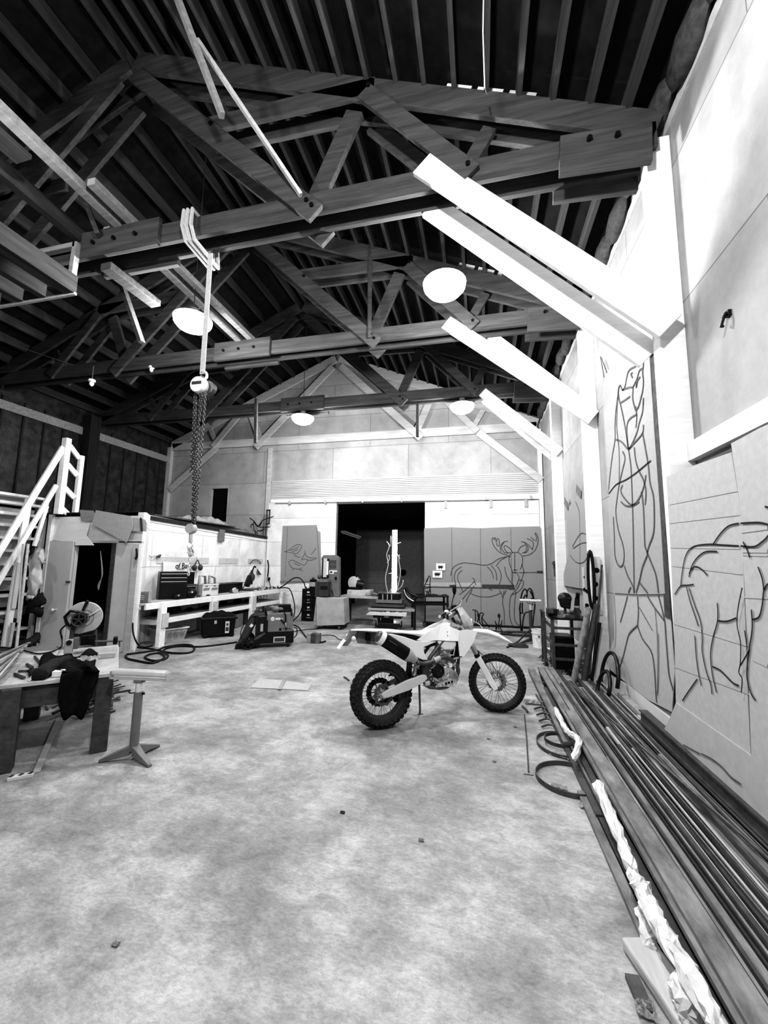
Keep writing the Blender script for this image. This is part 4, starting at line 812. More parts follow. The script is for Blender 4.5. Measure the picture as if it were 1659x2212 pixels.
g=G()
for k in range(26):
    x=rp.uniform(a.x+.02,b.x+.12); z=rp.uniform(b.z+.02,a.z-.04); g.cyl((x,6.885,z),(x,6.9,z),rp.choice((.012,.02,.028)),n=9)
g.fin('holes','blk',t)
t=thing('cut_out_plate','narrow pale plate with round dark holes just right of the belt','plate',(1.48,6.0,.9))
for k,(px,py) in enumerate(((1289,1232),(1286,1262),(1286,1292))):
    p=at(px,py,Y=6.0)
    if k==0: G().bb(p.x-.06,p.x+.05,6.005,6.012,.95,1.72).fin('plate','wht2',t)
    G().cyl(p,p+V((0,.006,0)),.035,n=16).fin('hole','blk',t)
# hoops leaning on the wall
for k,(px,py,r,lab) in enumerate(((1318,1440,.3,'larger dark steel ring leaning against the foot of the bear banner'),(1330,1455,.2,'smaller dark ring leaning inside the larger one against the wall'))):
    p=at(px,py,X=1.48); g=G(); c=V((1.47-.1*k,5.45-.12*k,r*.95))
    pts=[c+V((.05*math.sin(a),r*math.cos(a),r*math.sin(a)*.95)) for a in [k2*PI/14-1.0 for k2 in range(20)]]
    g.tube(pts,.022,6); tag(g.fin('steel_ring','blkm',smooth='all'),lab,'ring')
# scrap under the rack
g=G()
for k in range(120):
    x=rp.uniform(.98,1.55); y=rp.uniform(6.35,7.6); a=rp.random()*3; l=rp.uniform(.05,.25); g.beam((x,y,.01+rp.random()*.06),(x+l*math.cos(a)*.4,y+l*math.sin(a)*.6,.01+rp.random()*.06),.018,.012)
tag(g.fin('scrap_metal','blkm'),'dark tangle of scrap metal on the floor under the steel rack','scrap',kind='stuff')
# bucket, roller stand, wire animals near the moose wall
p=at(1165,1398,Z=0); t=thing('plastic_bucket','white plastic bucket with a small diamond mark near the far corner','bucket',p)
G().lathe([(.0,.0),(.118,.0),(.135,.32),(.142,.32),(.142,.34),(.13,.34),(.128,.32),(.11,.02),(0,.02)],p,n=28).fin('body','white',t,smooth=True)
G().lathe([(.14,.26),(.146,.26),(.146,.275),(.14,.275)],p,n=28,closed=True).fin('rim_band','wht2',t,smooth=True)
q=(V((0,0,0))-p).normalized(); s_=V((-q.y,q.x,0)).normalized(); n_=V((q.x,q.y,0)).normalized(); o_=p+n_*.134
G().prism([o_+V((0,0,.24)),o_+s_*.025+V((0,0,.22)),o_+V((0,0,.2)),o_-s_*.025+V((0,0,.22))],n_*.004).fin('diamond_mark','dkg',t)
G().tube([o_+s_*.06+V((0,0,.19)),o_+V((0,0,.07))-n_*.012,o_-s_*.06+V((0,0,.19)),o_+s_*.06+V((0,0,.19))],.0025,4).fin('printed_triangle','mg',t)
G().cyl(p+V((0,0,.3)),p+V((0,0,.31)),.125,n=20).fin('contents','blk',t)
def roller_stand(p,rz,h,L_,mm,label,scale=1):
    t=thing('roller_stand',label,'stand',p,rz); R=Matrix.Translation(V(p))@Matrix.Rotation(rz,4,'Z')
    F=lambda g,n,m,**k: g.xf(R).fin(n,m,t,**k)
    F(G().cyl((-L_/2,0,h),(L_/2,0,h),.028,n=18),'roller','chrome',smooth=True)
    F(G().bb(-L_/2-.015,L_/2+.015,-.03,.03,h-.05,h-.043).bb(-L_/2-.018,-L_/2-.012,-.03,.03,h-.05,h+.01).bb(L_/2+.012,L_/2+.018,-.03,.03,h-.05,h+.01),'bracket','lg')
    F(G().bb(-.035,.035,-.03,.03,h-.075,h-.05),'clamp_block','mg',bev=.005)
    F(G().cyl((0,0,h*.55),(0,0,h-.06),.027,n=16),'inner_tube','chrome',smooth=True); F(G().cyl((0,0,.07),(0,0,h*.78),.034,n=16),'outer_tube',mm,smooth=True)
    F(G().cyl((.034,0,h*.76),(.05,0,h*.76),.01,n=8),'lock_knob','blk')
    for a in (200,335,75):
        a=math.radians(a); d=V((math.cos(a),math.sin(a),0)); g=G(); n=V((-d.y,d.x,0))*.03
        g.loft([[d*.02-n+V((0,0,.04)),d*.02+n+V((0,0,.04)),d*.02+n+V((0,0,.11)),d*.02-n+V((0,0,.11))],[d*.24-n*.5,d*.24+n*.5,d*.24+n*.5+V((0,0,.02)),d*.24-n*.5+V((0,0,.02))]]); F(g,'foot',mm,bev=.004)
    return t
roller_stand(at(287,1640,Z=0),math.radians(8),.665,.46,'mg','grey roller stand with a shiny roller, in front of the timber saw table')
p=at(1148,1390,Z=0); roller_stand(p,0,.86,.42,'dkg','far roller stand in front of the moose mural, beside the white bucket')
def wires(name,label,cat,polys,m='blkm',r=.009):
    g=G()
    for l in polys: g.tube(smoothpath(l,4) if len(l)>2 else l,r,5)
    return tag(g.fin(name,m,smooth='all'),label,cat)
def zw(l,Y,z=ZM): return [at(*z(X,Yy),Y=Y) for X,Yy in l]
Yg=9.6
wires('wire_sculpture','tall black wire animal sculpture standing before the moose mural, behind the far roller stand','sculpture',[zw(l,Yg) for l in ([(1160,1060),(1150,900),(1155,780),(1170,700),(1195,665),(1215,690),(1215,740)],[(1215,690),(1240,660),(1265,690),(1280,760),(1290,820),(1280,900)],[(1175,780),(1200,720),(1215,750)],[(1200,770),(1230,800),(1260,750)],[(1280,800),(1300,760),(1270,790)],[(1170,1060),(1180,950),(1200,890),(1240,885)],[(1240,885),(1240,960)],[(1280,900),(1270,1000),(1262,1040)],[(1185,740),(1170,820),(1175,900)],[(1240,680),(1270,740),(1265,820)],[(1160,780),(1145,850),(1160,900)])],r=.016)
wires('wire_sculpture','small black wire bird pair standing at the foot of the moose mural','sculpture',[zw(l,10.4) for l in ([(700,862),(740,870),(760,920),(740,1000)],[(725,865),(730,930),(725,1000)],[(760,920),(780,890),(805,900),(790,940),(800,1010)],[(770,900),(765,960),(780,1010)],[(745,900),(765,960)],[(795,940),(860,1030)])],r=.013)
wires('wire_sculpture','small wire flower sculpture on the floor right of the wire birds','sculpture',[zw(l,10.2) for l in ([(950,905),(955,940),(948,1000),(950,1050)],[(915,965),(925,1000),(950,1005),(975,995),(978,960)],[(940,920),(950,900),(962,920),(950,935),(940,920)],[(920,1060),(950,1010),(985,1080)],[(930,990),(920,1040)],[(970,990),(985,1030)])],r=.012)
# hoses and coils on the far right floor
def coil(name,label,c,r,turns,m='blk',rad=.012,seed=0,sq=1,cat='hose'):
    rr=random.Random(seed); pts=[]; n=turns*16
    for k in range(n): a=2*PI*k/16; q=r*(1+.12*math.sin(k*.37+seed)+.05*rr.random()); pts.append(V((c[0]+q*math.cos(a)+.02*math.sin(k*.11),c[1]+q*sq*math.sin(a),.014+.012*(k//16)+.006*math.sin(k*.6))))
    g=G(); g.tube(pts,rad,6); return tag(g.fin(name,m,smooth='all'),label,cat)
c=at(1125,1372,Z=0); coil('hose_coil','loose coil of dark hose in front of the wire sculpture',(c.x,c.y),.4,3,'dkg',.014,1,.6)
c=at(1070,1368,Z=0); coil('hose_coil','loose dark cable coil behind the motorcycle front fender',(c.x,c.y),.3,2,'blk',.01,2,.7)
c=at(1118,1397,Z=0); coil('hose_coil','tight dark hose coil left of the white bucket',(c.x,c.y),.16,3,'dkg',.014,3,.7)
wires('hose','dark hose snaking from the floor coils up past the far roller stand','hose',[[at(1095,1398,Z=.02),at(1120,1385,Z=.03),at(1145,1360,Z=.3),at(1165,1356,Z=.2)]],'dkg',.016)
wires('hose','hose hanging in a tall loop on the right wall near the far corner','hose',[[at(1205,1345,Y=8.9),at(1212,1250,Y=8.9),at(1207,1210,Y=8.9),at(1212,1197,Y=8.9),at(1218,1210,Y=8.9),at(1216,1260,Y=8.9),at(1210,1340,Y=8.9)]],'blk',.014)
t=thing('electrical_switch','small dark switch box on the right wall near the far corner','switch',at(1197,1220,X=1.62)); p=at(1197,1220,X=1.63)
G().box(p,(.03,.1,.16)).fin('box','dkg',t); G().box(p+V((-.02,0,.03)),(.02,.22,.05)).fin('lever','gun',t); G().box(p+V((-.0,0,-.16)),(.02,.04,.2)).fin('conduit','gun',t)
o=G().box(at(1190,1402,Z=.03)+V((0,0,.0)),(.35,.14,.02),rz=-.15).fin('white_board','white'); tag(o,'white board end on the floor under the bucket side of the rack','board')
o=G().bb(-.3,1.5,YD-.22,YD-.17,0,.05).fin('steel_angle','blkm'); tag(o,'dark steel bar along the foot of the moose mural','bar')
# ================================================================ left side: loft, facade, stairs
YF=5.95
struct('loft_deck',G().prism([(XL,YF,2.36),(-5.95,YF,2.36),(-6.3,6.6,2.36),(-6.3,YD,2.25),(XL,YD,2.25)],(0,0,.08)),'dwz')
# bright wall above the bench, its top dropping slightly toward the far end
struct('wall_bench',G().prism([(-6.35,6.4,0),(-6.35,YD,0),(-6.35,YD,2.29),(-6.35,6.4,2.46)],(-.06,0,0)),'wallB')
struct('trim_11',G().prism([(-6.33,6.4,2.33),(-6.33,YD,2.17),(-6.33,YD,2.29),(-6.33,6.4,2.46)],(-.02,0,0)),'ww')
g=G()
for k,(y0,y1) in enumerate(((6.9,8.5),(8.9,9.7),(10.2,11.0))): g.bb(-6.348,-6.34,y0,y1,1.5,1.64)
struct('trim_12',g,'ww2')
# facade with its doorway
g=G(); x0,x1=-7.27,-6.42
g.bb(-7.95,x0,YF,YF+.06,0,1.9); g.bb(x1,-5.82,YF,YF+.06,0,1.9)
struct('wall_loft_front',g,'wht2'); struct('wall_loft_front_upper',G().bb(-7.95,-5.82,YF,YF+.06,1.88,2.42),'wallB')
struct('wall_loft_return',G().prism([(-5.84,YF+.02,0),(-6.36,6.6,0),(-6.36,6.6,2.44),(-5.84,YF+.02,2.42)],(.03,.03,0)),'wallB')
struct('wall_under_loft',G().bb(-9.5,-6.45,8.2,8.25,0,2.3).bb(-9.5,-9.45,YF,8.2,0,2.3),'blackhole')  # near-black panels: the darkness of the unlit room is put into their colour
struct('trim_13',G().bb(-5.95,-5.82,YF-.05,YF,0,1.85).bb(x0,x1+.1,YF-.02,YF,1.87,1.91),'ww2')
struct('trim_14',G().bb(x1-.02,x1+.06,YF-.02,YF+.1,0,1.87),'dw')
struct('trim_15',G().bb(-7.92,-7.84,YF-.06,YF,0,2.4),'ww')
d=thing('door_4',None,None,(-7.55,YF-.05,0)); d['kind']='structure'
G().bb(-7.84,-7.28,YF-.05,YF-.012,.01,1.9).fin('door_leaf','wht2',d); p=at(118,1317,Y=YF-.08)
G().cyl((p.x,YF-.05,p.z),(p.x,YF-.1,p.z),.012).ball((p.x,YF-.12,p.z),.033).fin('door_knob','chrome',d,smooth=True); q=at(147,1257,Y=YF-.06); G().box(q,(.08,.02,.03)).fin('latch','gun',d)
struct('trim_16',G().bb(-6.95,-6.83,6.9,7.0,.0,2.2),'dkg')
g=G()
for k in range(3): g.tube(smoothpath([at(217,1130+60,Y=6.0),at(222-k,1240,Y=6.0),at(212+k*2,1262,Y=6.0),at(213,1275,Y=6.0)],4),.006,5)
tag(g.fin('looped_cord','lg',smooth='all'),'pale looped cord hanging inside the dark doorway of the small room','cord')
# lit white panel over the door and draped cardboard
def fpoly(name,label,pts,y,m,cat='cardboard',th=.01):
    P=[at(px,py,Y=y) for px,py in pts]; t=thing(name,label,cat,(P[0].x,y,min(p.z for p in P))); G().prism(P,(0,th,0)).fin('sheet',m,t); return t
fpoly('plywood_sheet','white plywood panel over the small room doorway',[(113,1167),(135,1133),(194,1130),(186,1157),(203,1178),(162,1178),(162,1171)],YF-.04,'ww','panel')
fpoly('cardboard_sheet','folded cardboard sheet draped over the loft edge above the small doorway',[(199,1132),(207,1102),(284,1115),(287,1137),(273,1172)],YF-.12,'card2')
fpoly('cardboard_sheet','smaller dark-edged cardboard sheet hanging beside the draped one on the loft edge',[(283,1117),(313,1122),(317,1130),(316,1148),(283,1147)],YF-.08,'card2')
t=fpoly('cardboard_strip','dark narrow strip hanging on the small cardboard sheet at the loft edge',[(302,1118),(306,1119),(308,1148),(304,1148)],YF-.1,'dkg','strip')
fpoly('cardboard_sheet','cardboard lying on the loft edge right behind the stair rail frame',[(172,1101),(200,1103),(205,1110),(198,1128),(175,1125)],YF-.02,'mid')
# stair boards
t=thing('loft_stair','white timber stair with board treads at the far left of the hall','stair',(-8.3,5.4,0))
lev=[(1069,1078),(1085,1094),(1107,1115),(1130,1138),(1156,1163),(1182,1189),(1212,1216),(1243,1246),(1277,1280),(1312,1315),(1350,1352)]
for k,(a,b) in enumerate(lev):
    zt_=at(112-k*4,b,X=-8.15+.0*k).z; xx=-8.15+.0*k
    G().bb(xx-.25,xx,4.2,5.95,zt_-.045,zt_).fin('tread','ww',t); G().bb(xx-.24,xx-.22,4.2,5.95,zt_-.24,zt_-.045).fin('riser','ww2' if k%2 else 'lg',t)
G().bb(-8.2,-8.1,5.96,6.0,0,2.72).fin('stringer','ww',t); G().bb(-8.2,-8.1,4.15,4.2,0,2.72).fin('stringer','ww',t)
t=thing('stair_railing','white timber stair railing with a tall newel post and a ladder-like guard','railing',(-7.6,5.7,0)); XS=-7.6
def rb(n,a,b,w,h,m='ww',X0=XS,X1=None,tw=None): A=at(*a,X=X0); B=at(*b,X=X1 or X0); return G().beam(A,B,w,h,(-1,0,0)).fin(n,m,t,bev=.004)
rb('handrail',(137,966),(-60,1287),.1,.045); rb('lower_rail',(122,1048),(-40,1318),.075,.045)
rb('baluster',(62,1078),(10,1398),.1,.045,X0=-7.66); rb('baluster',(101,1093),(74,1180),.06,.045,X0=-7.7); rb('baluster',(42,1215),(28,1315),.07,.04,'wht2',X0=-7.62)
a=at(145,947,X=XS); b=at(121,1110,X=XS); G().bb(a.x-.06,a.x+.06,a.y-.05,a.y+.05,b.z,a.z).fin('newel_post','ww',t,bev=.006)
c=at(174,984,X=XS); dd=at(161,1129,X=XS); G().bb(XS-.04,XS+.04,c.y-.02,c.y+.06,2.28,c.z).fin('guard_post','ww',t,bev=.005)
for (p,q) in (((150,962),(171,990)),((146,1003),(166,1027)),((138,1052),(160,1075)),((130,1095),(156,1120))):
    A=at(*p,X=XS); B=at(*q,X=XS); G().beam(A,B,.035,.09,(0,0,1)).fin('guard_rail','ww',t)
# things hung and leaning by the stair
o=G().cyl(at(61,1175,Y=5.2),V((at(52,1383,Y=5.2).x,5.1,.02)),.022,n=10).fin('wooden_pole','pine',smooth=True); tag(o,'pale wooden pole leaning upright in front of the hanging work coat','pole')
o=G().cyl(at(50,1175,Y=5.1),at(38,1345,Y=5.05),.014,n=8).fin('metal_pole','lg',smooth=True); tag(o,'thin metal pole hanging left of the wooden pole','pole')
t=thing('work_coat','stained pale work coat with dark lower hem hanging by the stair','coat',at(82,1320,Y=5.45))
Yc=5.45
def cp(l,y=Yc): return [at(*zmap(0,1160,8.508)(X,Y),Y=y) for X,Y in l]
def cloth(name,l,m,th=.08,y=Yc):
    P=cp(l,y); g=G(); c=sum(P,V((0,0,0)))/len(P)
    A=[g.b.verts.new(p) for p in P]; C=g.b.verts.new(c+V((0,-th,0))); D=g.b.verts.new(c+V((0,th*.5,0)))
    for i in range(len(A)):
        g.b.faces.new((A[i],A[(i+1)%len(A)],C)); g.b.faces.new((A[(i+1)%len(A)],A[i],D))
    bmesh.ops.subdivide_edges(g.b,edges=g.b.edges[:],cuts=2,use_grid_fill=True)
    rr=random.Random(len(l)); 
    for v in g.b.verts: v.co+=V((rr.uniform(-.006,.006),rr.uniform(-.02,.02),0))
    return g.fin(name,m,t,smooth='all')
cloth('body',[(640,190),(760,200),(740,420),(780,620),(770,860),(700,1000),(660,1170),(490,1170),(500,1030),(520,480),(560,360)],'wcloth')
cloth('sleeve',[(740,200),(790,220),(830,490),(760,500),(720,380)],'wcloth',.05,5.4)
cloth('hem',[(490,1165),(660,1165),(690,1040),(810,1010),(845,1220),(740,1280),(640,1290),(590,1390),(480,1395)],'cloth')
cloth('reflective_patch',[(500,1075),(620,1075),(620,1130),(500,1140)],'white',.03,5.35)
t=thing('hanging_straps','dark strapping and tools hanging behind the wooden pole','straps',at(50,1260,Y=5.6))
for l in ([(400,150),(380,300),(350,480),(420,560),(430,700)],[(430,150),(440,400),(450,560)],[(580,150),(590,280),(560,380)],[(390,600),(330,1000),(310,1200)]): G().tube(smoothpath(cp(l,5.6),3),.035,7).fin('strap','blk',t,smooth='all')
cloth('dark_bag',[(330,1140),(440,1190),(430,1330),(230,1335),(300,1240)],'cloth',.05,5.6)
p=at(42,1372,Y=5.6)
t=thing('spare_tyre','knobbly black tyre standing on the floor under the stair','tyre',(p.x,p.y,0))
g=G().lathe([(.3+.07*math.cos(a),.09*math.sin(a)) for a in [k*2*PI/12 for k in range(12)]],(p.x,5.7,.37),'X',36,closed=True)
for k in range(26): a=2*PI*k/26; g.box((p.x,5.7+.365*math.cos(a),.37+.365*math.sin(a)),(.17,.03,.03),rot=Matrix.Rotation(a,3,'X'))
g.fin('tread','rub',t)
fpoly('white_board','white sheet of board propped over the tyre under the stair',[(22,1316),(46,1317),(45,1338),(21,1333)],5.4,'ww','board')
o=G().beam(at(28,1345,Y=5.25),at(19,1397,Y=5.25),.04,.05).fin('wood_batten','pine'); tag(o,'short pale batten leaning against the tyre under the stair','batten')
# floor sheet in front of door slab
g=G(); P=[at(*q,Z=.006) for q in ((70,1393),(115,1390),(125,1402),(100,1412),(55,1418),(45,1405))]; g.prism(P,(0,0,.004)); tag(g.fin('cardboard_sheet','card2'),'flat cardboard sheet on the floor at the foot of the slab door','cardboard')
# loft contents
t=thing('slotted_frame','dark slotted steel frame standing on the loft corner','frame',at(578,1160,Y=10.9))
a=at(576,1101,Y=10.9); b=at(582,1161,Y=10.9); G().bb(a.x,a.x+.03,10.88,10.92,b.z,a.z).bb(a.x+.09,a.x+.12,10.88,10.92,a.z-.42,a.z).bb(a.x,a.x+.12,10.88,10.92,a.z-.04,a.z).bb(a.x,a.x+.12,10.88,10.92,a.z-.45,a.z-.41).fin('frame','gun',t)
Z17=zmap(380,1050,5.925)
wires('wire_sculpture','wire bird sculpture perched on the loft edge at the far corner','sculpture',[zw(l,10.8,Z17) for l in ([(945,410),(1000,450),(1050,510),(1100,450),(1130,430),(1250,390)],[(960,530),(965,495),(990,500),(1000,560),(1040,600),(1045,640)],[(990,500),(1000,460),(1050,520),(1200,525)],[(1040,570),(1090,575),(1140,545)],[(1010,590),(1030,640)],[(1100,450),(1080,500),(1060,510)])],r=.014)
g=G(); rr=random.Random(5); c=at(480,1133,Y=8.6)
g.grid(lambda u,v:(-6.5-.5*v,7.6+2.6*u,2.5-.04*u+.16*math.sin(u*PI)*math.sin(v*PI)*(1+.5*math.sin(u*19+v*7))),18,6,.004); tag(g.fin('plastic_sheeting','glass'),'crumpled plastic sheeting heaped on the loft edge','sheeting')
o=G().bb(-6.6,-6.4,6.8,9.6,2.47,2.5).fin('loft_pallet','dw'); tag(o,'dark slatted timber lying along the loft edge under the plastic','timber')
p=at(479,1157,X=-6.3); o=G().box(p,(.02,.22,.3)).fin('tape_patch','mg'); tag(o,'grey rectangle of tape hanging over the top of the bench wall','patch')
# ================================================================ chain hoist
YH=3.42
t=thing('chain_hoist','chain hoist with pale webbing sling hanging from the near truss','hoist',at(437,485,Y=YH))
W=lambda px,py,y=YH:at(px,py,Y=y)
for k,dx in enumerate((0,.05,.11)):
    c=at(433,520,Y=3.6)+V((dx-.06,0,0)); h1=.19; d1=.22
    G().tube([c+V((0,-d1,h1)),c+V((0,d1,h1)),c+V((.04,d1,-h1)),c+V((.06,-d1,-h1)),c+V((0,-d1,0))],.024,6,closed=True).fin('sling_wrap','strap',t)
a=W(455,548); b=W(437,808); g=G(); g.beam(a,b,.055,.012,(0,1,0)); g.fin('sling','strap',t)
c=W(439,812); pts=[c+V((.045*math.sin(q),0,.045*math.cos(q)+.0)) for q in [k*2*PI/14 for k in range(-1,11)]]; G().tube(pts,.014,7).fin('top_hook','chrome',t,smooth='all')
c=W(433,834); G().cyl(c+V((0,-.06,0)),c+V((0,.06,0)),.085,n=24).fin('gear_case','white',t,bev=.015); G().box(c+V((-.0,-.062,.01)),(.11,.006,.03)).fin('name_plate','blkm',t); G().cyl(c+V((.07,.02,-.01)),c+V((.07,.08,-.01)),.07,n=20).fin('hand_wheel','gun',t); G().cyl(c+V((0,0,.07)),c+V((.01,0,.11)),.02).fin('neck','gun',t)
def chain(name,a,b,m,r=.0055,L=.034):
    a=V(a);b=V(b);n=int((b-a).length/L/.78); d=(b-a).normalized(); u=d.cross(V((0,1,0))).normalized(); w=d.cross(u)
    g=G()
    for k in range(n):
        c=a+(b-a)*((k+.5)/n); e=u if k%2 else w
        pts=[c+d*(L*.5*math.cos(q)*1.0)+e*(L*.3*math.sin(q)) for q in [2*PI*j/8 for j in range(8)]]
        g.tube(pts,r,4,closed=True)
    return g.fin(name,m,t)
for (p,q) in (((424,846),(415,1132)),((433,846),(417,1134)),((440,846),(412,1020)),((445,845),(421,1130)),((421,850),(414,1000))): chain('load_chain',W(*p),W(*q),'gun')
c=W(413,1142); G().cyl(c+V((0,-.03,0)),c+V((0,.03,0)),.048,n=20).fin('lower_block','lg',t,smooth=True); G().cyl(c-V((0,0,.04)),W(412,1172),.018).fin('block_shank','lg',t)
c=W(411,1178); G().tube([c+V((.028*math.sin(q),0,.028*math.cos(q))) for q in [k*.5 for k in range(10)]],.008,6).fin('lower_hook','chrome',t,smooth='all')
g=G(); rr=random.Random(2)
for k in range(26):
    c=W(411+rr.uniform(-4,5),1190+rr.uniform(-8,9)); g.lathe([(.012,0),(.019,0),(.019,.007),(.012,.007)],c,rr.choice('XYZ'),9,closed=True)
g.fin('bunched_chain','chrome',t); chain('tail_chain',W(410,1190),W(407,1243),'chrome')
# ================================================================ work bench
class Fr:
    """furniture frame: base point, heading; px -> local (x,z) on the piece's own upright front plane"""
    def __init__(s,base,rz=0):
        s.o=V((base[0],base[1],base[2] if len(base)>2 else 0)); s.rz=rz; s.e=V((math.cos(rz),math.sin(rz),0)); s.n=V((-math.sin(rz),math.cos(rz),0))
    def s2(s,px,py,y=0):
        d=CF+CR*((px-CX)/FPX)-CU*((py-CY)/FPX); C=V((0,0,CAMH)); q=s.o+s.n*y
        k=(q-C).dot(s.n)/d.dot(s.n); p=C+d*k; return (p-s.o).dot(s.e),p.z
    def w(s,x,y,z): return s.o*1+s.e*x+s.n*y+V((0,0,z-s.o.z))
    def box(s,g,a,b,y0,y1,zb=None,zt=None):
        x0,z0=s.s2(*a,y0); x1,z1=s.s2(*b,y0)
        if zb is not None: z1=zb
        if zt is not None: z0=zt
        P=[s.w(x0,y0,z1),s.w(x1,y0,z1),s.w(x1,y0,z0),s.w(x0,y0,z0)]; g.prism(P,s.n*(y1-y0)); return g
    def poly(s,g,pts,y0,y1):
        P=[s.w(*(lambda q:(q[0],y0,q[1]))(s.s2(*p,y0))) for p in pts]; g.prism(P,s.n*(y1-y0)); return g
    def path(s,pts,y): return [s.w(s.s2(*p,y)[0],y,s.s2(*p,y)[1]) for p in pts]
ZT=.81
t=thing('work_bench','long white timber work bench with a lower shelf along the bright wall','work bench',(-5.9,8.6,0))
def bx(y): return -5.76+(y-6.4)*.045
G().prism([(bx(6.0),6.0,ZT-.03),(bx(10.9),10.9,ZT-.03),(-6.33,10.9,ZT-.03),(-6.33,6.65,ZT-.03),(-6.1,6.0,ZT-.03)],(0,0,.03)).fin('worktop','ply',t)
G().beam((bx(6.1),6.1,ZT-.06),(bx(10.9),10.9,ZT-.06),.05,.11).fin('front_rail','ww',t,bev=.004); G().beam((bx(6.4),6.4,ZT-.36),(bx(10.7),10.7,ZT-.36),.05,.09).fin('shelf_rail','ww',t,bev=.004)
G().prism([(bx(6.4),6.4,ZT-.33),(bx(10.7),10.7,ZT-.33),(-6.33,10.7,ZT-.33),(-6.33,6.65,ZT-.33)],(0,0,.02)).fin('shelf','mid',t)
for y in (6.47,7.85,9.3,10.75):
    x=bx(y)+.03; G().bb(x-.05,x+.035,y-.07,y+.07,0,ZT-.0).fin('leg','ww',t,bev=.006); G().bb(x+.035,x+.06,y-.05,y+.1,.34,.6 if y<7 else .7).fin('leg_cleat','ww2',t)
for y in (6.9,8.3,9.8): G().bb(-6.34,-6.26,y-.05,y+.05,0,ZT-.03).fin('back_post','ww2',t)
G().bb(-6.3,-5.8,6.42,6.46,ZT-.42,ZT-.33).bb(-6.3,-5.8,6.0,6.04,ZT-.1,ZT-.03).fin('end_rail','ww2',t)
# items on the bench: placed on the worktop
def on(px,py,z=ZT): return at(px,py,Z=z)
p=on(372,1290); f=Fr((-6.05,6.9,ZT),math.radians(62))
def toolchest(name,label,x,y,rz,w,d,h,m,nd,z=ZT,openfront=True):
    t=thing(name,label,'tool box',(x,y,z),rz); R=Matrix.Translation(V((x,y,z)))@Matrix.Rotation(rz,4,'Z'); F=lambda g,n,mm,**k:g.xf(R).fin(n,mm,t,**k)
    F(G().bb(-w/2,w/2,-d/2+.02,d/2,0,h),'body',m,bev=.006)
    for k in range(nd):
        hh=h*(.38 if openfront else .85)/nd; z1=h-.03-k*(hh+.008); F(G().bb(-w/2+.02,w/2-.02,-d/2,-d/2+.03,z1-hh,z1),'drawer','blkm'); F(G().bb(-w/2+.02,w/2-.02,-d/2-.012,-d/2,z1-hh*.25,z1-hh*.1),'drawer_pull','chrome')
    if openfront: F(G().bb(-w/2+.03,w/2-.03,-d/2+.0,-d/2+.025,.05,h*.55),'open_bay','blk')
    return t
    return t
toolchest('tool_chest','large black tool chest with drawers on the near end of the bench',-6.02,7.0,math.radians(50),.5,.3,.54,'blkm',3)
tb=toolchest('tool_box','open black tool box with a raised lid behind the large tool chest',-6.12,7.5,math.radians(65),.36,.24,.26,'dkg',4,openfront=False)
G().beam((-6.25,7.45,ZT+.36),(-6.2,7.85,ZT+.36),.02,.3).fin('lid','blkm',tb)
t=thing('tan_tool_case','small printed box standing at the near corner of the bench','box',(-5.9,6.15,ZT))
G().box((-5.93,6.2,ZT+.1),(.2,.13,.19),rz=.5).fin('body','brass',t,bev=.01); G().box((-5.835,6.255,ZT+.1),(.02,.12,.185),rz=.5).fin('pale_edge','lg',t); 
for k in (-1,0,1): G().box(V((-5.9,6.13,ZT+.1+.03*k))+V((0,0,0)),(.1-.02*abs(k),.004,.008),rz=.5).fin('printed_mark','wht2',t)
for k,(x,y,r,lab) in enumerate(((-5.83,6.95,.075,'round black face mask lens on the bench before the tool chest'),(-5.82,7.3,.12,'large black welding mask lying on the bench beside the lens'))):
    t=thing('welding_mask' if k else 'mask_lens',lab,'mask',(x,y,ZT)); G().ball((x,y,ZT+r*.8),r,18,(1,1.25,.85)).fin('shell','blk',t,smooth='all'); G().ball((x+r*.75,y-r*.6,ZT+r),r*.18,10).fin('lens_glint','chrome',t,smooth='all')
t=thing('plastic_crate','pale milk crate with slotted handles on the bench','crate',(-5.93,7.95,ZT)); R=Matrix.Translation(V((-5.93,7.95,ZT)))@Matrix.Rotation(math.radians(70),4,'Z'); F=lambda g,n,mm,**k:g.xf(R).fin(n,mm,t,**k)
F(G().bb(-.2,.2,-.14,-.13,0,.25).bb(-.2,.2,.13,.14,0,.25).bb(-.2,-.19,-.14,.14,0,.25).bb(.19,.2,-.14,.14,0,.25).bb(-.2,.2,-.14,.14,0,.01),'walls','wht2'); F(G().bb(-.21,.21,-.15,-.13,.235,.255).bb(-.21,-.19,-.15,.15,.235,.255).bb(.19,.21,-.15,.15,.235,.255).bb(-.21,.21,.13,.15,.235,.255),'rim','white')
g=G()
for x in (-.1,.1):
    g.bb(x-.03,x+.03,-.143,-.141,.2,.215)
    for k in range(5): g.box((x-.06+k*.03,-.143,.145),(.012,.004,.06),rot=Matrix.Rotation(.5,3,'Y'))
F(g,'slots','blk')
for k,(dx,dz,l,a,lab) in enumerate(((-.12,.33,.3,.2,'left wrapped bracket'),(.12,.33,.28,-.25,'right wrapped bracket'))):
    t2=thing('padded_bracket',lab+' sticking up out of the pale crate on the bench','bracket',(-5.95,7.95,ZT)); g=G(); A=R@V((dx-.08,.0,.05)); B=R@V((dx-.07,0,dz+.1)); C=R@V((dx+.06,0,dz+.07+a*.1)); D=R@V((dx+.1,0,.07)); g.tube([A,B,C,D],.028,7); g.fin('frame','mid',t2,smooth='all')
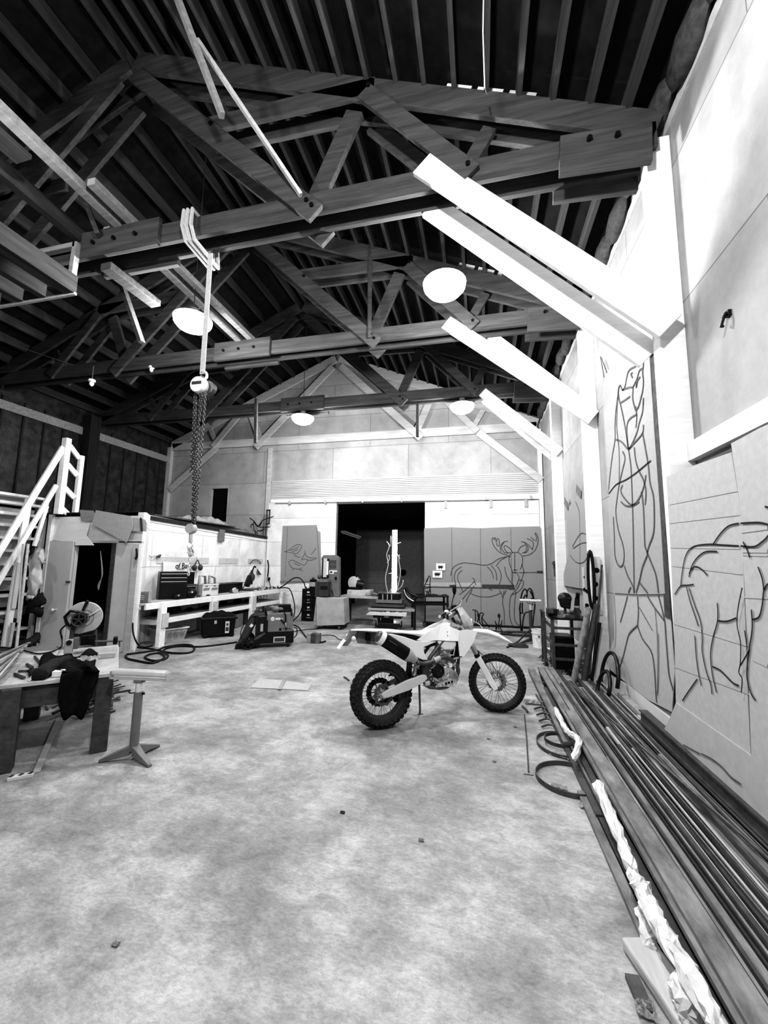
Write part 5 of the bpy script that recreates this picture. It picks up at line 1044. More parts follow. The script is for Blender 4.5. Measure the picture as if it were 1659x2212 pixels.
# ear muffs on the wall, tools hung up
p=at(424,1226,X=-6.28); t=thing('ear_muffs','dark ear muffs hanging on the bright wall above the crate','ear muffs',p)
for s in (-1,1): G().ball(p+V((.03,s*.1,0)),.065,14,(.8,.9,1.1)).fin('cup','dkg',t,smooth='all')
G().tube(smoothpath([p+V((.02,-.08,.05)),p+V((.02,0,.17)),p+V((.02,.08,.05))],5),.01,6).fin('headband','blk',t)
G().tube([p+V((0,0,.16)),p+V((0,0,.25))],.004,5).fin('hook','gun',t)
wires('hanging_tool','dark curved tool hanging on the wall beside the near end of the bench','tool',[[at(295,1185,Y=5.85),at(296,1200,Y=5.85),at(293,1208,Y=5.85)]],'blk',.018)
wires('hanging_tool','dark knife-shaped tool hanging on the wall left of the tool chest','tool',[[at(301,1205,Y=6.05),at(304,1214,Y=6.05),at(302,1225,Y=6.05)]],'blk',.02)
wires('hanging_tool','white hooked tool on the wall above the tool chest','tool',[[at(322,1200,X=-6.3),at(328,1203,X=-6.3),at(335,1200,X=-6.3)]],'lg',.012)
wires('hanging_tool','small dark spanner cluster hung on the wall above the tool chest','tool',[[at(338,1203,X=-6.3),at(347,1199,X=-6.3)],[at(343,1204,X=-6.3),at(346,1200,X=-6.3)]],'gun',.02)
wires('arched_rod','thin arched rod hung on the pale strip above the far end of the bench','rod',[[at(540,1219,X=-6.3),at(544,1212,X=-6.3),at(553,1209,X=-6.3),at(561,1213,X=-6.3),at(563,1219,X=-6.3)]],'gun',.012)
t=thing('paper_sign','white paper sign on the wall behind the tool chest with handwriting','sign',at(400,1240,X=-6.3))
P=[at(*q,X=-6.32) for q in ((352,1213),(408,1216),(403,1262),(392,1262),(352,1250))]; G().prism(P,(.006,0,0)).fin('sheet','white',t)
c=bpy.data.curves.new('handwriting','FONT'); c.body='of Bark'; c.size=.17; c.extrude=.001; c.materials.append(M['ink']); o=bpy.data.objects.new('handwriting',c); COL.objects.link(o)
a=at(379,1228,X=-6.305); me=bpy.data.meshes.new_from_object(o); bpy.data.objects.remove(o); o=bpy.data.objects.new('handwriting',me); COL.objects.link(o); o.parent=t; o.location=a-WM[t.name].to_translation(); o.rotation_euler=(PI/2,0,PI/2)
A=at(383,1229,X=-6.3); B=at(399,1229,X=-6.3); G().tube([A,B],.006,4).fin('underline','ink',t)
# dark box, chop saw and bits further along
t=thing('black_storage_bin','low black storage bin against the wall behind the crate','bin',(-6.15,8.9,ZT)); G().bb(-6.28,-6.02,8.45,9.5,ZT,ZT+.2).fin('body','blkm',t,bev=.01); G().bb(-6.29,-6.01,8.43,9.52,ZT+.2,ZT+.22).fin('lid','dkg',t)
t=thing('floodlight','small round metal work light on the bench beside the black bin','lamp',(-5.8,8.72,ZT)); G().lathe([(.0,0),(.05,.02),(.07,.07),(.065,.08)],(-5.8,8.72,ZT+.07),'X',16).fin('reflector','chrome',t,smooth=True); G().cyl((-5.85,8.72,ZT),(-5.85,8.72,ZT+.07),.02).fin('stand','gun',t)
t=thing('chop_saw','dark chop saw with raised guard on the bench before the far wall','saw',(-5.92,9.75,ZT)); q=V((-5.92,9.75,ZT))
G().box(q+V((0,0,.03)),(.3,.5,.04)).fin('base','gun',t,bev=.01); G().cyl(q+V((-.02,-.03,.34)),q+V((.02,0,.34)),.19,n=30).fin('guard','dkg',t,bev=.005); G().cyl(q+V((.02,.0,.34)),q+V((.035,.0,.34)),.1,n=24).fin('blade_hub','gun',t); G().box(q+V((.02,-.18,.25)),(.13,.3,.12),rot=Matrix.Rotation(1.0,3,'X')).fin('motor','blkm',t,bev=.02)
G().tube(smoothpath([q+V((.05,-.1,.45)),q+V((.06,-.02,.62)),q+V((.06,.06,.6))],4),.02,7).fin('handle','blk',t,smooth='all'); G().tube(smoothpath([q+V((.08,-.1,.5)),q+V((.15,-.35,.4)),q+V((.12,-.55,.12)),q+V((.15,-.8,.03))],6),.012,6).fin('power_cable','blk',t,smooth='all')
G().tube(smoothpath([q+V((.05,-.05,.52)),q+V((.1,-.3,.42)),q+V((.1,-.35,.15))],5),.009,6).fin('power_cable','blk',t,smooth='all')
rr=random.Random(9)
kinds=(('steel_block','small dark steel block on the bench top','block','gun'),('round_tin','small round tin standing on the bench top','tin','lg'),('clamp_part','small dark clamp part lying on the bench top','clamp part','blkm'),('timber_offcut','small pale timber offcut on the bench top','offcut','pine'))
for k in range(34):
    y=(9.95+rr.random()*.85) if k<20 else 6.5+rr.random()*4; x=bx(y)-.06-rr.random()*.35; s=rr.uniform(.02,.045); K=kinds[k%4]
    if 6.6<y<8.3 and x<-5.85: x=-5.83
    g=G()
    if k%4==0: g.box((x,y,ZT+s*.9),(s,s*1.5,s*1.8),rz=rr.random())
    elif k%4==1: g.cyl((x,y,ZT),(x,y,ZT+s*2.2),s*.7,n=14)
    elif k%4==2: g.tube([V((x,y,ZT+.015)),V((x+s,y+s,ZT+.02)),V((x+s,y+3*s,ZT+.015)),V((x-s,y+3*s,ZT+.02))],.012,6)
    else: g.box((x,y,ZT+s*.4),(s*1.4,s*3,s*.8),rz=rr.random()*3)
    tag(g.fin(K[0],K[3]),K[1],K[2],K[0].replace('_',' ')+'s on the work bench')
for k in range(9):
    y=6.8+k*.42; x=-6.0-rr.random()*.15; s=rr.uniform(.06,.12); g=G(); g.ball((x,y,ZT-.31+s*.6),s,10,(1.1,1.6,.65)); tag(g.fin('cloth_bundle','cloth',smooth='all'),'dark bundle stored on the lower shelf of the bench','bundle','dark bundles on the bench shelf')
# power box and cable down the wall corner
p=at(578,1252,Y=10.9); t=thing('power_outlet','outlet box on the wall corner at the far end of the bench','outlet',p); G().box(p,(.1,.05,.16)).fin('box','lg',t,bev=.005); G().box(p+V((.06,-.03,.02)),(.06,.05,.09)).fin('plug','blk',t)
G().tube(smoothpath([at(578,1210,Y=10.95),at(580,1225,Y=10.95),at(578,1248,Y=10.95)],4),.02,6).fin('conduit','blk',t,smooth='all')
G().tube(smoothpath([p+V((.08,-.04,-.03)),p+V((.15,-.06,-.2)),p+V((.35,-.1,-.26))],5),.012,6).fin('lead','blk',t,smooth='all')
o=G().prism([at(555,1228,X=-6.3),at(565,1242,X=-6.3),at(556,1241,X=-6.3)],(.01,0,0)).fin('set_square','dkg'); tag(o,'small dark triangular set square on the wall beside the chop saw','set square')
wires('welding_lead','long dark lead arching from the bench end over to the filing cabinet and floor','cable',[[at(600,1272,Y=10.6),at(617,1262,Y=10.6),at(632,1250,Y=10.6),at(645,1248,Y=10.6),at(655,1256,Y=10.6),at(660,1270,Y=10.6)],[at(605,1270,Y=10.6),at(625,1272,Y=10.4),at(635,1300,Y=10.4),at(636,1325,Y=10.3),V((-4.95,10.2,.02))],[at(662,1268,Y=10.5),at(655,1300,Y=10.3),at(648,1325,Y=10.3),V((-4.85,10.1,.02))]],'blk',.016)
# floor items under and before the bench
def basket(p,rz):
    t=thing('laundry_basket','white slotted plastic laundry basket under the near end of the bench','basket',p,rz); R=Matrix.Translation(V(p))@Matrix.Rotation(rz,4,'Z'); F=lambda g,n,mm,**k:g.xf(R).fin(n,mm,t,**k)
    g=G()
    def rect(w,d,z): return [(-w,-d,z),(w,-d,z),(w,d,z),(-w,d,z)]
    A=[rect(.24,.15,0),rect(.29,.19,.24)]
    g.loft(A,cap=False); bmesh.ops.solidify(g.b,geom=list(g.b.faces),thickness=.008); g.bb(-.24,.24,-.15,.15,0,.008); F(g,'walls','white')
    F(G().bb(-.31,.31,-.215,-.185,.235,.255).bb(-.31,.31,.185,.215,.235,.255).bb(-.31,-.28,-.2,.2,.235,.255).bb(.28,.31,-.2,.2,.235,.255),'rim','white',bev=.006)
    g=G()
    for i in range(4):
        for j in range(5): g.box((-.19+i*.125+.0,-.153-.0017*(j*10),.05+j*.036),(.085,.012,.02))
    F(g,'slots','mid')
basket((-6.02,7.0,0),math.radians(70))
t=thing('black_tote','large black plastic tote with a cloth heaped on its lid, under the bench','tote',(-5.45,7.75,0)); R=Matrix.Translation(V((-5.45,7.75,0)))@Matrix.Rotation(math.radians(42),4,'Z'); F=lambda g,n,mm,**k:g.xf(R).fin(n,mm,t,**k)
F(G().loft([[(-.3,-.2,.02),(.3,-.2,.02),(.3,.2,.02),(-.3,.2,.02)],[(-.33,-.22,.36),(.33,-.22,.36),(.33,.22,.36),(-.33,.22,.36)]]),'body','blk',bev=.02); F(G().bb(-.36,.36,-.25,.25,.36,.41),'lid','blkm',bev=.01)
F(G().bb(.12,.2,-.232,-.226,.08,.32),'sticker','wht2'); F(G().bb(.13,.19,-.236,-.231,.12,.2).bb(.14,.18,-.236,-.231,.23,.28),'sticker_print','dkg'); F(G().bb(-.1,-.05,-.24,-.22,.28,.35),'latch','lg')
for s in (-1,1): F(G().cyl((s*.26,-.2,.045),(s*.26,-.24,.045),.045,n=16),'wheel','blk')
g=G(); g.grid(lambda u,v:((u-.5)*.66,(v-.5)*.44,.415+.09*math.sin(u*PI)**.6*math.sin(v*PI)**.6*(1+.4*math.sin(u*13)*math.cos(v*9))),16,12,.006); tag(g.xf(R).fin('dark_cloth','cloth',smooth='all'),'dark crumpled cloth heaped on the black tote under the bench','cloth')
t=thing('storage_box','grey open storage box under the bench, right of the black tote','box',(-5.85,8.85,0)); G().box((-5.85,8.85,.16),(.4,.4,.3),rz=.2).fin('body','mg',t,bev=.01); G().box((-5.85,8.85,.315),(.36,.36,.01),rz=.2).fin('contents','blk',t)
t=thing('storage_box','darker box with a round hand hole under the bench, farther from the tote','box',(-5.8,9.5,0)); G().box((-5.8,9.5,.16),(.36,.5,.3),rz=.1).fin('body','dkg',t,bev=.01); G().cyl((-5.62,9.35,.2),(-5.6,9.35,.2),.03,n=12).fin('hand_hole','blk',t)
# ================================================================ welding machine on its cart
f=Fr((-4.09,6.8,0),math.radians(31)); t=thing('welding_machine','grey and black welding machine on a wheeled cart with a gas cylinder','welder',(-4.0,6.9,0),f.rz)
D=.42
f.box(G(),(577,1326),(632,1364),0,D).fin('grey_cabinet','mg',t,bev=.008); f.box(G(),(555,1365),(634,1388),0,D).fin('lower_cabinet','blk',t,bev=.008)
f.box(G(),(556,1333),(577,1365),.03,D).fin('rear_bay','blkm',t); f.box(G(),(563,1348),(568,1364),.02,.03).fin('pale_slot','lg',t); f.box(G(),(572,1340),(578,1366),-.01,.02).fin('cabinet_post','blk',t)
x,z=f.s2(589,1337,-.005); c=f.w(x,-.004,z); G().cyl(c,c-f.n*.004,.036,n=24).fin('logo_disc','white',t)
for k in (-1,0,1): q=f.w(x+.018*k,-.009,z); G().beam(q+V((0,0,-.018))-f.e*.006,q+V((0,0,.018))+f.e*.006,.004,.009,f.n).fin('logo_bar','dkg',t)
def text(s,fr,px,py,size,parent,m,y=-.006):
    x,z=fr.s2(px,py,y); c=bpy.data.curves.new('lettering','FONT'); c.body=s; c.size=size; c.extrude=.001; c.offset=.002; c.materials.append(M[m]); o=bpy.data.objects.new('lettering',c); COL.objects.link(o); o.parent=parent
    W_=Matrix.Translation(fr.w(x,y,z))@Matrix.Rotation(fr.rz,4,'Z')@Matrix.Rotation(PI/2,4,'X'); Lc=WM[parent.name].inverted()@W_; me=bpy.data.meshes.new_from_object(o); n_=bpy.data.objects.new('lettering',me); COL.objects.link(n_); n_.parent=parent; n_.location=Lc.to_translation(); n_.rotation_euler=Lc.to_euler(); bpy.data.objects.remove(o); return n_
text('Miller',f,595,1339.5,.062,t,'white')
f.box(G(),(591,1376),(616,1387),-.006,0).fin('vent_frame','wht2',t); g=G(); f.box(g,(593,1378),(614,1385.5),-.01,-.005); g.fin('vent_grille','dkg',t)
f.box(G(),(603,1357),(608,1362),-.006,0).fin('socket','blk',t); g=G()
for k in range(4): f.box(g,(611+k*4.5,1357.5),(614+k*4.5,1359),-.005,0)
g.fin('marking','blk',t)
for (px,s) in ((575,0),(630,0)): G().tube(f.path([(px,1330),(px,1318),(px,1330)],0)[:1]+[f.w(f.s2(px,1317,0)[0],.0,f.s2(px,1317,0)[1]),f.w(f.s2(px,1317,0)[0],D,f.s2(px,1317,0)[1]),f.w(f.s2(px,1330,0)[0],D,f.s2(px,1330,0)[1])],.016,8).fin('top_handle','blk',t,smooth='all')
f.box(G(),(603,1307),(628,1324),.2,.4).fin('top_box','blk',t)
G().tube(f.path([(614,1322),(617,1330),(617,1350),(618,1360)],-.02),.014,7).fin('gun_cable','blk',t,smooth='all'); G().tube(f.path([(617,1345),(618,1356)],-.035),.01,7).fin('gun_nozzle','lg',t,smooth='all'); G().tube(f.path([(607,1338),(615,1347)],-.02),.014,7).fin('gun_handle','blk',t)
x,z=f.s2(536,1392,-.05); c=f.w(x,-.06,.115)
g=G().lathe([(.085,-.02),(.11,-.025),(.115,0),(.11,.025),(.085,.02)],(0,0,0),'Y',30,closed=True)
for k in range(6): a=2*PI*k/6; g.beam((0,0,0),(.09*math.cos(a),0,.09*math.sin(a)),.02,.022,(0,1,0))
g.cyl((0,-.03,0),(0,.03,0),.03); g.xf(Matrix.Translation(c)@Matrix.Rotation(f.rz,4,'Z')).fin('cart_wheel','blkm',t)
g=G().lathe([(.03,-.02),(.11,-.025),(.115,0),(.11,.025),(.03,.02)],(0,0,0),'Y',24,closed=True); g.xf(Matrix.Translation(f.w(x,D+.04,.115))@Matrix.Rotation(f.rz,4,'Z')).fin('cart_wheel','blkm',t)
f.box(G(),(538,1388),(560,1400),-.02,D,zb=.04).fin('cart_base','blk',t); a=f.w(*(lambda q:(q[0],.18,0))(f.s2(505,1400,.0))); 
f.poly(G(),[(507,1401),(520,1388),(540,1392),(545,1401)],.02,D-.05).fin('cylinder_tray','blk',t)
A=f.w(f.s2(522,1393,.1)[0],.12,.08); B=f.w(f.s2(548,1335,.1)[0],.12,f.s2(548,1335,.1)[1]); G().cyl(A,B,.078,n=20).ball(B,.078,18).fin('gas_cylinder','dkg',t,smooth=True)
d_=(B-A).normalized(); G().cyl(B,B+d_*.16,.02).fin('valve','gun',t); G().cyl(B+d_*.14-f.n*.06,B+d_*.14+f.n*.06,.03).ball(B+d_*.13+f.e*.07,.035).fin('regulator','gun',t,smooth=True)
q=A+(B-A)*.72-f.n*.078+f.e*.02; G().box(q,(.05,.012,.06),rot=Matrix.Rotation(f.rz,3,'Z')@Matrix.Rotation(.7,3,'Y')).fin('cylinder_label','white',t)
f.box(G(),(553,1330),(556,1388),-.01,.02).fin('cylinder_rack','blkm',t); f.box(G(),(546,1325),(571,1330),.0,.1).fin('rack_shelf','gun',t)
for (px,y) in ((622,.03),(628,D-.03)): x,z=f.s2(px,1393,y); c=f.w(x,y,.035); G().cyl(c-f.n*.015,c+f.n*.015,.034,n=14).fin('caster','blkm',t); G().cyl(c+V((0,0,.02)),c+V((0,0,.09)),.02).fin('caster_fork','gun',t)
G().tube(smoothpath(f.path([(547,1330),(528,1348),(520,1365),(521,1380)],-.02),5),.007,6).fin('gas_hose','blk',t,smooth='all'); f.poly(G(),[(545,1385),(553,1376),(572,1366),(574,1369),(558,1380)],-.02,-.01).fin('strap','gun',t)
x,z=f.s2(595,1316,.12); c=f.w(x,.15,z); tg=thing('work_gloves','crumpled grey work gloves lying on top of the welding machine','gloves',c); g=G(); g.ball(c,.075,12,(1.2,.9,.75)).ball(c+f.e*.09+V((0,0,.0)),.04,10,(1.6,.8,.8)).ball(c-f.e*.06+V((0,0,.03)),.045,10,(1.2,.8,.8)); g.fin('glove','mg',tg,smooth='all')
# hoses on the floor
def floorline(name,label,pts,r,m='blk',cat='hose',z=None): g=G(); P=[at(px,py,Z=(z or r)) for px,py in pts]; g.tube(smoothpath(P,6),r,7); return tag(g.fin(name,m,smooth='all'),label,cat)
floorline('air_hose','long black hose looping over the floor before the bench to the welder cart',[(297,1398),(330,1402),(352,1408),(363,1416),(355,1424),(330,1427),(313,1420),(325,1413),(345,1411),(355,1420),(330,1432),(295,1427),(275,1422),(274,1414),(300,1410),(340,1404),(355,1398),(385,1393),(410,1393),(420,1400),(412,1409),(380,1411),(352,1406),(370,1398),(400,1396),(430,1397),(470,1393),(512,1387)],.016)
wires('air_hose','dark hose hanging down the corner of the small room to the floor','hose',[[at(287,1345,Y=5.86),at(288,1368,Y=5.86),at(298,1392,Y=5.9),at(312,1398,Z=.02),at(330,1394,Z=.02)]],'blk',.014)
floorline('power_cable','dark cable running right from the welder past the timber block',[(634,1350),(645,1355),(658,1372),(672,1384),(690,1388),(703,1385)],.016)
floorline('power_cable','thin cable crossing the floor behind the rear of the motorcycle',[(690,1372),(720,1373),(735,1382),(760,1380),(790,1382)],.008)
floorline('power_cable','thin dark lead on the floor between the welder and the bandsaw stand',[(636,1364),(660,1360),(690,1358),(700,1352)],.009)
wires('power_cable','small loop of cable hanging at the right side of the welder','cable',[[f.w(f.s2(634,1355,.1)[0],.1,f.s2(634,1355,.1)[1]),f.w(f.s2(641,1358,.1)[0],.1,f.s2(641,1358,.1)[1]),f.w(f.s2(641,1370,.1)[0],.1,f.s2(641,1370,.1)[1]),f.w(f.s2(635,1378,.1)[0],.1,f.s2(635,1378,.1)[1])]],'blk',.01)
p=at(678,1388,Z=0); t=thing('timber_block','short stack of upright timber blocks on the floor right of the welder','block',p)
for k in range(3): G().box(p+V((-.09+.09*k,.0,.09)),(.08,.16,.18),rz=.15).fin('block',('mid','dw','brass')[k],t)
p=at(288,1395,Z=0); t=thing('spray_bottle','pale plastic bottle on the floor at the corner of the small room','bottle',p+V((.0,.05,0))); p=p+V((0,.05,0)); G().cyl(p,p+V((0,0,.15)),.05,n=14).cyl(p+V((0,0,.15)),p+V((0,0,.2)),.05,.015,n=14).fin('body','wht2',t,smooth=True); G().cyl(p+V((0,0,.2)),p+V((0,0,.24)),.018).fin('cap','blk',t)
# ================================================================ filing cabinet, bandsaw, back table, lift
f=Fr((-4.72,10.3,0),math.radians(4)); t=thing('filing_cabinet','narrow black four-drawer filing cabinet against the far wall','cabinet',(-4.5,10.5,0))
f.box(G(),(653,1272),(679,1340),0,.5,zb=0).fin('body','blk',t,bev=.005)
for k in range(4):
    yy=1275+k*16.4; dr=f.box(G(),(655,yy),(678,yy+15),-.02,0).fin('drawer','blk',t); f.box(G(),(662,yy+9.5),(670,yy+11),-.04,-.02).fin('drawer_handle','lg',t); f.box(G(),(663.5,yy+2.5),(668.5,yy+6),-.026,-.02).fin('label_holder','wht2' if k!=1 else 'mg',t)
t=thing('tin_can','dark tin with a pale label on top of the filing cabinet','tin',f.w(.3,.2,.9)); x,z=f.s2(672,1272,.0); 
z0=f.s2(665,1272,0)[1]; c=f.w(x,.15,z0); G().cyl(c,c+V((0,0,.25)),.1,n=18).fin('can','blk',t,smooth=True); G().cyl(c+V((0,0,.06)),c+V((0,0,.18)),.103,n=18).fin('label','lg',t,smooth=True); G().ball(c+V((0,0,.28)),.04).fin('nozzle','gun',t,smooth=True)
f=Fr((-3.75,9.2,0),math.radians(5)); t=thing('band_saw_stand','plywood box stand on casters carrying the band saw','stand',(-3.7,9.4,0))
f.poly(G(),[(683,1290),(742,1293),(744,1350),(684,1352)],0,.55).fin('plywood_box','ply',t,bev=.006); f.poly(G(),[(677,1342),(683,1290),(684,1352),(678,1350)],.02,.3).fin('side_flare','mid',t)
for px in (687,733): x,z=f.s2(px,1354,0.05); G().cyl(f.w(x-.02,.05,.045),f.w(x+.02,.05,.045),.045,n=14).fin('caster','gun',t); G().bb(0,.01,0,.01,0,.01).fin('caster_bolt','gun',t) if 0 else None
for px in (690,738): x,z=f.s2(px,1354,0.05); G().cyl(f.w(x-.02,.48,.045),f.w(x+.02,.48,.045),.045,n=14).fin('caster','blk',t)
f.box(G(),(681,1350),(743,1354),.02,.53).fin('base_skid','blkm',t)
ztop=f.s2(710,1291,0)[1]
t=thing('band_saw','grey upright band saw with a tall vented frame','saw',f.w(.3,.3,ztop))
f.poly(G(),[(694,1289),(694,1205),(699,1199),(724,1199),(732,1205),(732,1289),(712,1289)],.25,.45).fin('upright_frame','mg',t,bev=.01); f.poly(G(),[(694,1210),(697,1208),(697,1245),(694,1248)],.24,.25).fin('pale_guard','wht2',t)
f.box(G(),(696,1207),(709,1248),.2,.25).fin('blade_recess','blk',t); f.box(G(),(699,1206),(705,1247),.17,.2).fin('blade_guide','chrome',t); f.box(G(),(706,1212),(708.5,1242),.17,.2).fin('guide_strip','white',t)
f.box(G(),(689,1258),(708,1289),.0,.25).fin('lower_housing','dkg',t,bev=.01); f.box(G(),(691,1252),(709,1258),-.02,.25).fin('table','mg',t); f.box(G(),(681,1257),(690,1290),.1,.4).fin('side_housing','dkg',t); f.box(G(),(692,1266),(707,1273),-.02,.0).fin('motor_cover','blkm',t)
g=G()
for k in range(8): x0_=713+(k%4)*3.6; y0_=1210+(k//4)*10; f.box(g,(x0_,y0_),(x0_+2,y0_+8),.24,.25)
g.fin('vent_slots','dkg',t); f.box(G(),(711,1232),(720.5,1240),.24,.25).fin('maker_plate','white',t); f.box(G(),(713,1234),(718,1238),.235,.24).fin('maker_plate_print','dkg',t); f.box(G(),(721,1232),(728,1235.5),.24,.25).fin('small_plate','wht2',t); f.box(G(),(723,1246),(727,1252),.22,.25).fin('switch','blk',t)
c=f.w(*(lambda q:(q[0],.2,q[1]))(f.s2(690,1246,.2))); G().ball(c,.05,10,(1,1,1.2)).fin('tension_knob','gun',t,smooth='all')
g=G(); g.tube(smoothpath(f.path([(716,1274),(718,1280),(720,1288)],.22),4),.008,5); g.fin('cord','blk',t)
# long plywood table behind
f=Fr((-3.3,9.95,0),math.radians(2)); t=thing('plywood_table','long plywood-topped table in front of the doorway','table',(-2.5,10.2,0)); 
zt2=f.s2(760,1292,0)[1]
a,b=f.s2(733,1290,0)[0],f.s2(822,1292,0)[0]; P=[f.w(a,0,zt2),f.w(b,0,zt2),f.w(b,.9,zt2),f.w(a,.9,zt2)]; G().prism(P,(0,0,.05)).fin('top','ply',t)
for x in (a+.05,b-.05): G().bb(0,0,0,0,0,0).b.free(); G().beam(f.w(x,.05,0),f.w(x,.05,zt2),.06,.06,(0,1,0)).fin('leg','dw',t); G().beam(f.w(x,.85,0),f.w(x,.85,zt2),.06,.06,(0,1,0)).fin('leg','dw',t)
o=G(); P=[f.w(a+.1,.35,zt2+.05),f.w(b-.35,.35,zt2+.05),f.w(b-.35,.75,zt2+.05),f.w(a+.1,.75,zt2+.05)]; o.prism(P,(0,0,.13)); tag(o.fin('timber_box','pine',bev=.008),'long pale timber box lying on the plywood table','box')
c=f.w(*(lambda q:(q[0],.5,zt2+.19))(f.s2(770,1262,.5))); t=thing('bench_grinder','bench grinder with a pale round guard on the plywood table','grinder',c); G().cyl(c+V((-.1,-.0,.17)),c+V((-.06,.12,.17)),.17,n=26).fin('wheel_guard','glass',t,bev=.01); G().cyl(c+V((.0,0,.16)),c+V((.18,.05,.12)),.1,n=16).fin('motor','blkm',t,smooth=True); G().box(c+V((0,.0,.03)),(.3,.18,.06)).fin('foot','blk',t); G().tube(smoothpath([c+V((-.02,0,.3)),c+V((.02,0,.38)),c+V((.1,0,.3))],4),.02,6).fin('handle','blk',t,smooth='all')
for k in range(14):
    px=790+rr.random()*40; q=f.s2(px,1285,.3); s=rr.uniform(.03,.07); c=f.w(q[0],.15+.5*rr.random(),zt2+.05)
    g=G(); (g.box(c+V((0,0,s*.5)),(s*3,s*2,s),rz=rr.random()*3) if k%2 else g.ball(c+V((0,0,s*.7)),s,9,(1.5,1,.8)))
    tag(g.fin('tool_part' if k%2 else 'rag_lump','gun' if k%2 else 'mid'),'dark tool part on the cluttered end of the plywood table' if k%2 else 'pale rag lump on the cluttered end of the plywood table','part' if k%2 else 'rag','tool parts on the plywood table' if k%2 else 'rag lumps on the plywood table')
# scissor lift cart stacked with boards and a dark box
f=Fr((-2.55,9.55,0),math.radians(3)); t=thing('scissor_lift_cart','low black scissor lift cart with a flat tray','lift cart',(-2.3,9.7,0))
f.box(G(),(810,1345),(863,1357),0,.5,zb=.03).fin('base','blkm',t,bev=.01); f.box(G(),(823,1336),(846,1348),.1,.4).fin('scissor_arms','blk',t); f.box(G(),(806,1329),(866,1337),-.02,.5).fin('platform','blkm',t)
for px in (812,862): x,z=f.s2(px,1354,0); G().cyl(f.w(x,-.03,.04),f.w(x,.03,.04),.04,n=12).fin('wheel','gun',t); G().tube(f.path([(px-5,1346),(px-5,1338),(px+3,1338),(px+3,1350)],-.02),.008,5).fin('guard_frame','lg',t)
f.box(G(),(830,1331),(840,1334),-.03,-.02).fin('label_plate','lg',t)
zt3=f.s2(800,1329,-.1)[1]
o=f.poly(G(),[(790,1328),(796,1323),(878,1325),(877,1332)],-.1,.35); tag(o.fin('flat_tray','wht2'),'pale flat tray of tools on the scissor lift cart','tray')
for k,(r0,m,lab) in enumerate((((795,1313,895,1322),'mid','long mid-grey board stacked above the lift cart tray'),((797,1304,873,1313),'dw','dark board in the middle of the stack on the lift cart'),((812,1295,868,1304),'mg','grey metal panel near the top of the stack on the lift cart'))):
    o=f.box(G(),r0[:2],r0[2:],.1,.5); tag(o.fin('stacked_board',m,bev=.004),lab,'board')
for px in (800,866): o=f.box(G(),(px,1320),(px+5,1328),.15,.45); tag(o.fin('spacer_block','dw'),('left' if px<830 else 'right')+' spacer block holding the boards above the tray','block')
t=thing('dark_tool_case','dark tool case with pale straps on top of the board stack','case',f.w(.3,.2,.8)); f.box(G(),(817,1283),(862,1296),.12,.5).fin('body','blk',t,bev=.008)
for px in (826,836,845): f.box(G(),(px,1283),(px+1.6,1296),.11,.12).fin('strap','lg',t)
f.box(G(),(816,1281),(863,1283.5),.1,.5).fin('lid','gun',t)
for k in range(8):
    px=815+k*7; x,z=f.s2(px,1325,-.05); c=f.w(x,-.02+.15*rr.random(),z+.012); tag(G().box(c,(.08,.05,.025),rz=rr.random()*3).fin('hand_tool','blkm' if k%3 else 'chrome'),'small tool lying on the pale lift cart tray','tool','hand tools on the lift cart tray')
Y8=9.3; ZC=zmap(580,1070,4.366)
wires('wire_sculpture','tall twig-like wire sculpture rising before the slit of daylight in the doorway','sculpture',[[at(*ZC(X,Y),Y=9.8) for X,Y in l] for l in ([(1130,930),(1110,850),(1105,760),(1130,650),(1115,560),(1140,480),(1115,435)],[(1130,930),(1170,860),(1190,760),(1160,690)],[(1200,930),(1230,820),(1245,720),(1230,620),(1235,560)],[(1205,500),(1215,460),(1250,443)],[(1130,740),(1190,735),(1220,780)],[(1120,440),(1150,480)],[(1135,560),(1140,600),(1118,640)],[(1240,600),(1200,520),(1190,450)],[(1210,900),(1260,850),(1270,800)],[(1155,480),(1155,380)],[(1160,570),(1180,580)])],'chrome',.011)
# steel side table with sculptures
f=Fr((-1.55,9.85,0),math.radians(18)); t=thing('steel_side_table','dark steel frame table holding wire sculptures before the moose mural','table',(-1.2,10.2,0))
zt4=f.s2(930,1290,0)[1]; xa=f.s2(894,1290,0)[0]; xb=f.s2(970,1290,0)[0]
P=[f.w(xa,0,zt4),f.w(xb,0,zt4),f.w(xb,.45,zt4),f.w(xa,.45,zt4)]; G().prism(P,(0,0,.025)).fin('tabletop','blkm',t)
for x in (xa+.03,xb-.03):
    for y in (.03,.42): G().beam(f.w(x,y,0),f.w(x,y,zt4),.05,.05,(0,1,0)).fin('leg','blkm',t)
for y in (.03,.42): G().beam(f.w(xa,y,zt4-.17),f.w(xb,y,zt4-.17),.03,.06).fin('crossbar','blkm',t)
wires('wire_sculpture','tangled wire animal standing on the steel side table','sculpture',[[at(*ZM(X,Y),Y=10.05) for X,Y in l] for l in ([(250,740),(245,660),(260,610),(290,545),(305,560),(300,640),(310,720)],[(260,620),(300,630),(290,700),(255,680)],[(270,600),(285,560)],[(250,660),(310,650)],[(265,735),(280,680),(300,740)])],r=.011)
wires('dark_bent_frame','dark bent steel frame with shiny edge leaning at the left end of the side table','frame',[[at(*ZM(X,Y),Y=9.7) for X,Y in l] for l in ([(55,655),(70,720),(100,770),(150,810)],[(70,650),(110,700),(180,735),(240,740)],[(90,740),(140,760),(180,740)])],'blk',.035)
wires('bright_strip','bright metal strip along the bent steel frame by the side table','strip',[[at(*ZM(X,Y),Y=9.6) for X,Y in l] for l in ([(55,672),(75,725),(110,760),(150,780)],)],'chrome',.012)
g=G()
